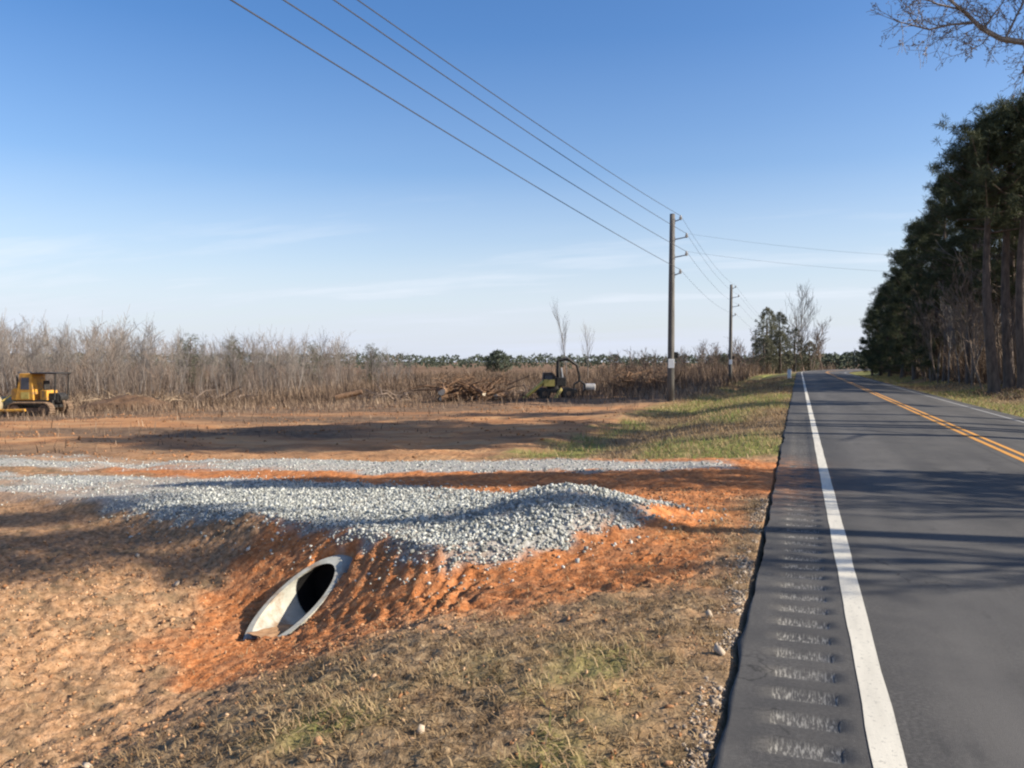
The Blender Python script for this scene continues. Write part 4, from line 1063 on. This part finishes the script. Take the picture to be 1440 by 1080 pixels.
yp = pine('young_pine', 5, .15, 1.1, 61, 'x', limbs=30, r=.08, blob=(2, 6), per=10, size=.26, mat='dull_leaf')
for k, (px, d, yt, lb) in enumerate([(268, 74, 478, 'small dark evergreen among the bare saplings, leftmost of four'), (331, 76, 481, 'small dark evergreen among the bare saplings, second from left'), (441, 82, 487, 'small dark evergreen among the bare saplings, third from left'), (522, 88, 490, 'small dark evergreen among the bare saplings, rightmost of four')]):
    o = yp if k == 0 else copy_tree(yp); x, y = at(px, d); z = hz(x, y); h = CAM_H + (507 - yt) / FPX * d - z
    put(o, x, y, z, k, (h / 5 * 1.1, h / 5 * 1.1, h / 5), lb, 'small evergreens in the sapling row')
# lone thin trees behind the loader
for k, (px, d, yt, lb) in enumerate([(797, 88, 441, 'tallest thin leafless tree rising behind the log loader'), (826, 92, 466, 'shorter thin leafless tree right behind the log loader')]):
    x, y = at(px, d); z = hz(x, y); h = CAM_H + (507 - yt) / FPX * d - z
    put(bare_tree('bare_tree', h, .07, 400 + k, lb, spread=.4, up=1.5, kids=(18, 6, 2), twigr=.006, mt='bark', mc='bark', group='thin trees behind the loader'), x, y, z, k)
# trees at the bend of the road
def yz(py, d): return CAM_H + (507 - py) / FPX * d
x, y = at(1078, 140); put(column_tree('evergreen_tree', yz(430, 140), 4.8, 'dull green evergreen tree with uneven crown left of the road bend', 81, 'dull_leaf', 640, .45, .2, 'trees at the road bend', True), x, y)
x, y = at(1096, 146); put(column_tree('evergreen_tree', yz(437, 146), 4.6, 'second dull green evergreen right behind the uneven one at the bend', 82, 'dull_leaf', 520, .45, .2, 'trees at the road bend', True), x, y)
x, y = at(1118, 144); put(bare_tree('bare_tree', yz(419, 144), .11, 411, 'tallest half bare tree in the clump at the road bend', spread=.6, up=1.2, kids=(20, 8, 4), maxlev=3, twigr=.012, group='trees at the road bend'), x, y)
x, y = at(1117, 145); put(column_tree('evergreen_bush', yz(458, 145), 4.0, 'rounded dull bush under the tallest bare tree at the bend', 83, 'dull_leaf', 260, .45, .2, 'trees at the road bend', True), x, y)
for k, (px, d, yt, w_, lb) in enumerate([(1074, 137, 468, 4.6, 'low spreading bush at the left foot of the clump at the bend'), (1097, 138, 462, 4.4, 'fuller bush in the middle of the clump at the bend'), (1138, 150, 478, 4.0, 'low bush at the right foot of the clump at the bend')]):
    x, y = at(px, d); put(column_tree('evergreen_bush', yz(yt, d), w_, lb, 85 + k, 'dull_leaf', 420, .42, .0, 'trees at the road bend', True), x, y)
for k, (px, yt, lb) in enumerate([(1142, 458, 'brown leafless tree on the right side of the clump at the bend'), (1156, 472, 'smallest brown leafless tree at the right end of the bend clump'), (1066, 466, 'leafless tree at the left end of the bend clump'), (1130, 446, 'leafless tree just right of the tallest in the bend clump')]):
    x, y = at(px, 143 + k); put(bare_tree('bare_tree', yz(yt, 143), .10, 420 + k, lb, spread=.8, kids=(14, 7, 3), twigr=.02, mt='brown_bark', mc='brown_bark', stems=2, group='trees at the road bend'), x, y)
for k, (px, d, yt) in enumerate([(985, 95, 484), (1000, 100, 488), (1012, 98, 486), (1040, 104, 480), (1052, 100, 488), (965, 97, 494), (1032, 110, 492), (915, 80, 494), (890, 78, 497), (862, 84, 498), (935, 88, 497)]):
    x, y = at(px, d); z = hz(x, y); h = CAM_H + (507 - yt) / FPX * d - z
    put(bare_tree('bare_shrub', h, .05, 440 + k, 'leafless brown shrub in the overgrown strip near the utility poles', 'shrub', spread=.9, kids=(12, 6, 3), twigr=.012, mt='brown_bark', mc='brown_bark', stems=4, group='bare shrubs near the poles'), x, y, z)
x, y = at(700, 250); put(column_tree('round_tree', yz(494, 250) + 2.6, 9.5, 'rounded dark tree standing up from the distant woods', 91, 'far_leaf', 420, .9, .3, None, True), x, y, -2.6)

# distant woods: one mass
def far_woods(name, a0, a1, d0, d1, n, yt, seed, mat='far_leaf'):
    rg = np.random.default_rng(seed); px = rg.uniform(a0, a1, n); d = rg.uniform(d0, d1, n)
    xc = (px - 720) / FPX * d; X = CS * xc - SN * d; Y = SN * xc + CS * d
    top = CAM_H + (507 - (np.interp(px, *yt) + 6 * (fbm(px * .05, px * 0, seed, 3) - .5) + 7 * (vnoise(px * .28, d * .03, seed + 9) - .5))) / FPX * d
    zb = H(X, Y, False); C = np.stack([X, Y, zb + (top - zb) * rg.uniform(0, 1, n) ** .6], -1)
    o = leafmesh(name, C, 1.0, .45, MAT[mat], None, seed, per=9); return tag(o, kind='stuff')
far_woods('distant_woods', -120, 1010, 330, 460, 5200, ([-120, 500, 620, 760, 1000], [497, 499, 503, 501, 503]), 6)
far_woods('distant_woods', 1000, 1330, 230, 330, 2600, ([1000, 1140, 1180, 1215, 1250, 1330], [503, 500, 500, 496, 490, 484]), 8)
n = 9000
px = rng.uniform(840, 1175, n); d = rng.uniform(62, 190, n)
xc = (px - 720) / FPX * d; X = CS * xc - SN * d; Y = SN * xc + CS * d
k = (ROAD_L - (X - bend(Y)) > np.interp(Y, [50, 90, 150], [8.0, 6.5, 3.0])); X, Y, d = X[k], Y[k], d[k]
blades('roadside_brush', np.stack([X, Y, H(X, Y) - .03], -1), rng.uniform(.5, 2.3, len(X)), rng.uniform(.02, .05, len(X)) * np.interp(d, [60, 190], [1, 2.4]), rng.uniform(.05, .7, len(X)), np.clip(rng.beta(2, 2.8, len(X)), 0, 1), MAT['weed'])

# ------------------------------------------------------------------ light, sky, camera
EL, AZ = R(30), R(7)
S = Vector((math.cos(EL) * math.cos(AZ), math.cos(EL) * math.sin(AZ), math.sin(EL)))
sl = bpy.data.lights.new('sun', 'SUN'); sl.energy = 5.0; sl.angle = R(.6); sl.color = (1, .92, .80)
so = bpy.data.objects.new('sun', sl); link(so); so.rotation_euler = S.to_track_quat('Z', 'Y').to_euler()

w = bpy.data.worlds.new('World'); scene.world = w; w.use_nodes = True
nt = w.node_tree; bg = nt.nodes['Background']
sky = nt.nodes.new('ShaderNodeTexSky'); sky.sky_type = 'NISHITA'; sky.sun_disc = False
sky.sun_elevation = EL; sky.sun_rotation = math.pi / 2 - AZ
sky.altitude = 100; sky.air_density = 1.0; sky.dust_density = 1.2; sky.ozone_density = 1.6
tc = nd(nt, 'ShaderNodeTexCoord'); sx = nd(nt, 'ShaderNodeSeparateXYZ'); nt.links.new(tc.outputs['Generated'], sx.inputs[0])
den = mathn(nt, 'ADD', mathn(nt, 'MAXIMUM', sx.outputs[2], 0.0), .10)
cb_ = nd(nt, 'ShaderNodeCombineXYZ')
nt.links.new(mathn(nt, 'DIVIDE', sx.outputs[0], den), cb_.inputs[0]); nt.links.new(mathn(nt, 'DIVIDE', sx.outputs[1], den), cb_.inputs[1])
cn = noise(nt, .55, 6, vec=cb_.outputs[0], stretch=(.5, 1.5, 1), rough=.6)
hs = nd(nt, 'ShaderNodeHueSaturation'); hs.inputs['Saturation'].default_value = 1.33; hs.inputs['Value'].default_value = 1.06; hs.inputs['Hue'].default_value = .509
nt.links.new(sky.outputs[0], hs.inputs['Color'])
# thin high veil, thicker toward the horizon, and a few wisps of cirrus
veil = ramp(nt, [(.0, (.92, .92, .92)), (.06, (.78, .78, .78)), (.13, (.42, .42, .42)), (.22, (.10, .10, .10)), (.36, (.0, .0, .0))], sx.outputs[2])
vn = mathn(nt, 'ADD', mathn(nt, 'MULTIPLY', cn, .7), .65)
col = mixc(nt, mathn(nt, 'MULTIPLY', veil, vn, True), hs.outputs[0], (4.35, 4.7, 5.5))
wis = mathn(nt, 'MULTIPLY', ramp(nt, [(.52, (0, 0, 0)), (.72, (.7, .7, .7))], cn), ramp(nt, [(.03, (0, 0, 0)), (.08, (1, 1, 1)), (.14, (.6, .6, .6)), (.22, (0, 0, 0))], sx.outputs[2]), True)
col = mixc(nt, wis, col, (5.6, 5.9, 6.4))
nt.links.new(col, bg.inputs[0]); bg.inputs[1].default_value = .10

cam = bpy.data.cameras.new('camera'); cam.sensor_width = 36; cam.lens = FPX / 1440 * 36; cam.clip_end = 4000; cam.clip_start = .05
co = bpy.data.objects.new('camera', cam); link(co); co.location = (0, 0, CAM_H); co.rotation_euler = (math.pi / 2 - PITCH, 0, YAW)
scene.camera = co
scene.view_settings.view_transform = 'Standard'; scene.view_settings.look = 'None'; scene.view_settings.gamma = 1
scene.view_settings.exposure = .78
scene.render.engine = 'CYCLES'
scene.cycles.pixel_filter_type = 'BLACKMAN_HARRIS'; scene.cycles.filter_width = 2.2
scene.cycles.max_bounces = 5; scene.cycles.diffuse_bounces = 3; scene.cycles.transparent_max_bounces = 4
scene.cycles.use_denoising = True
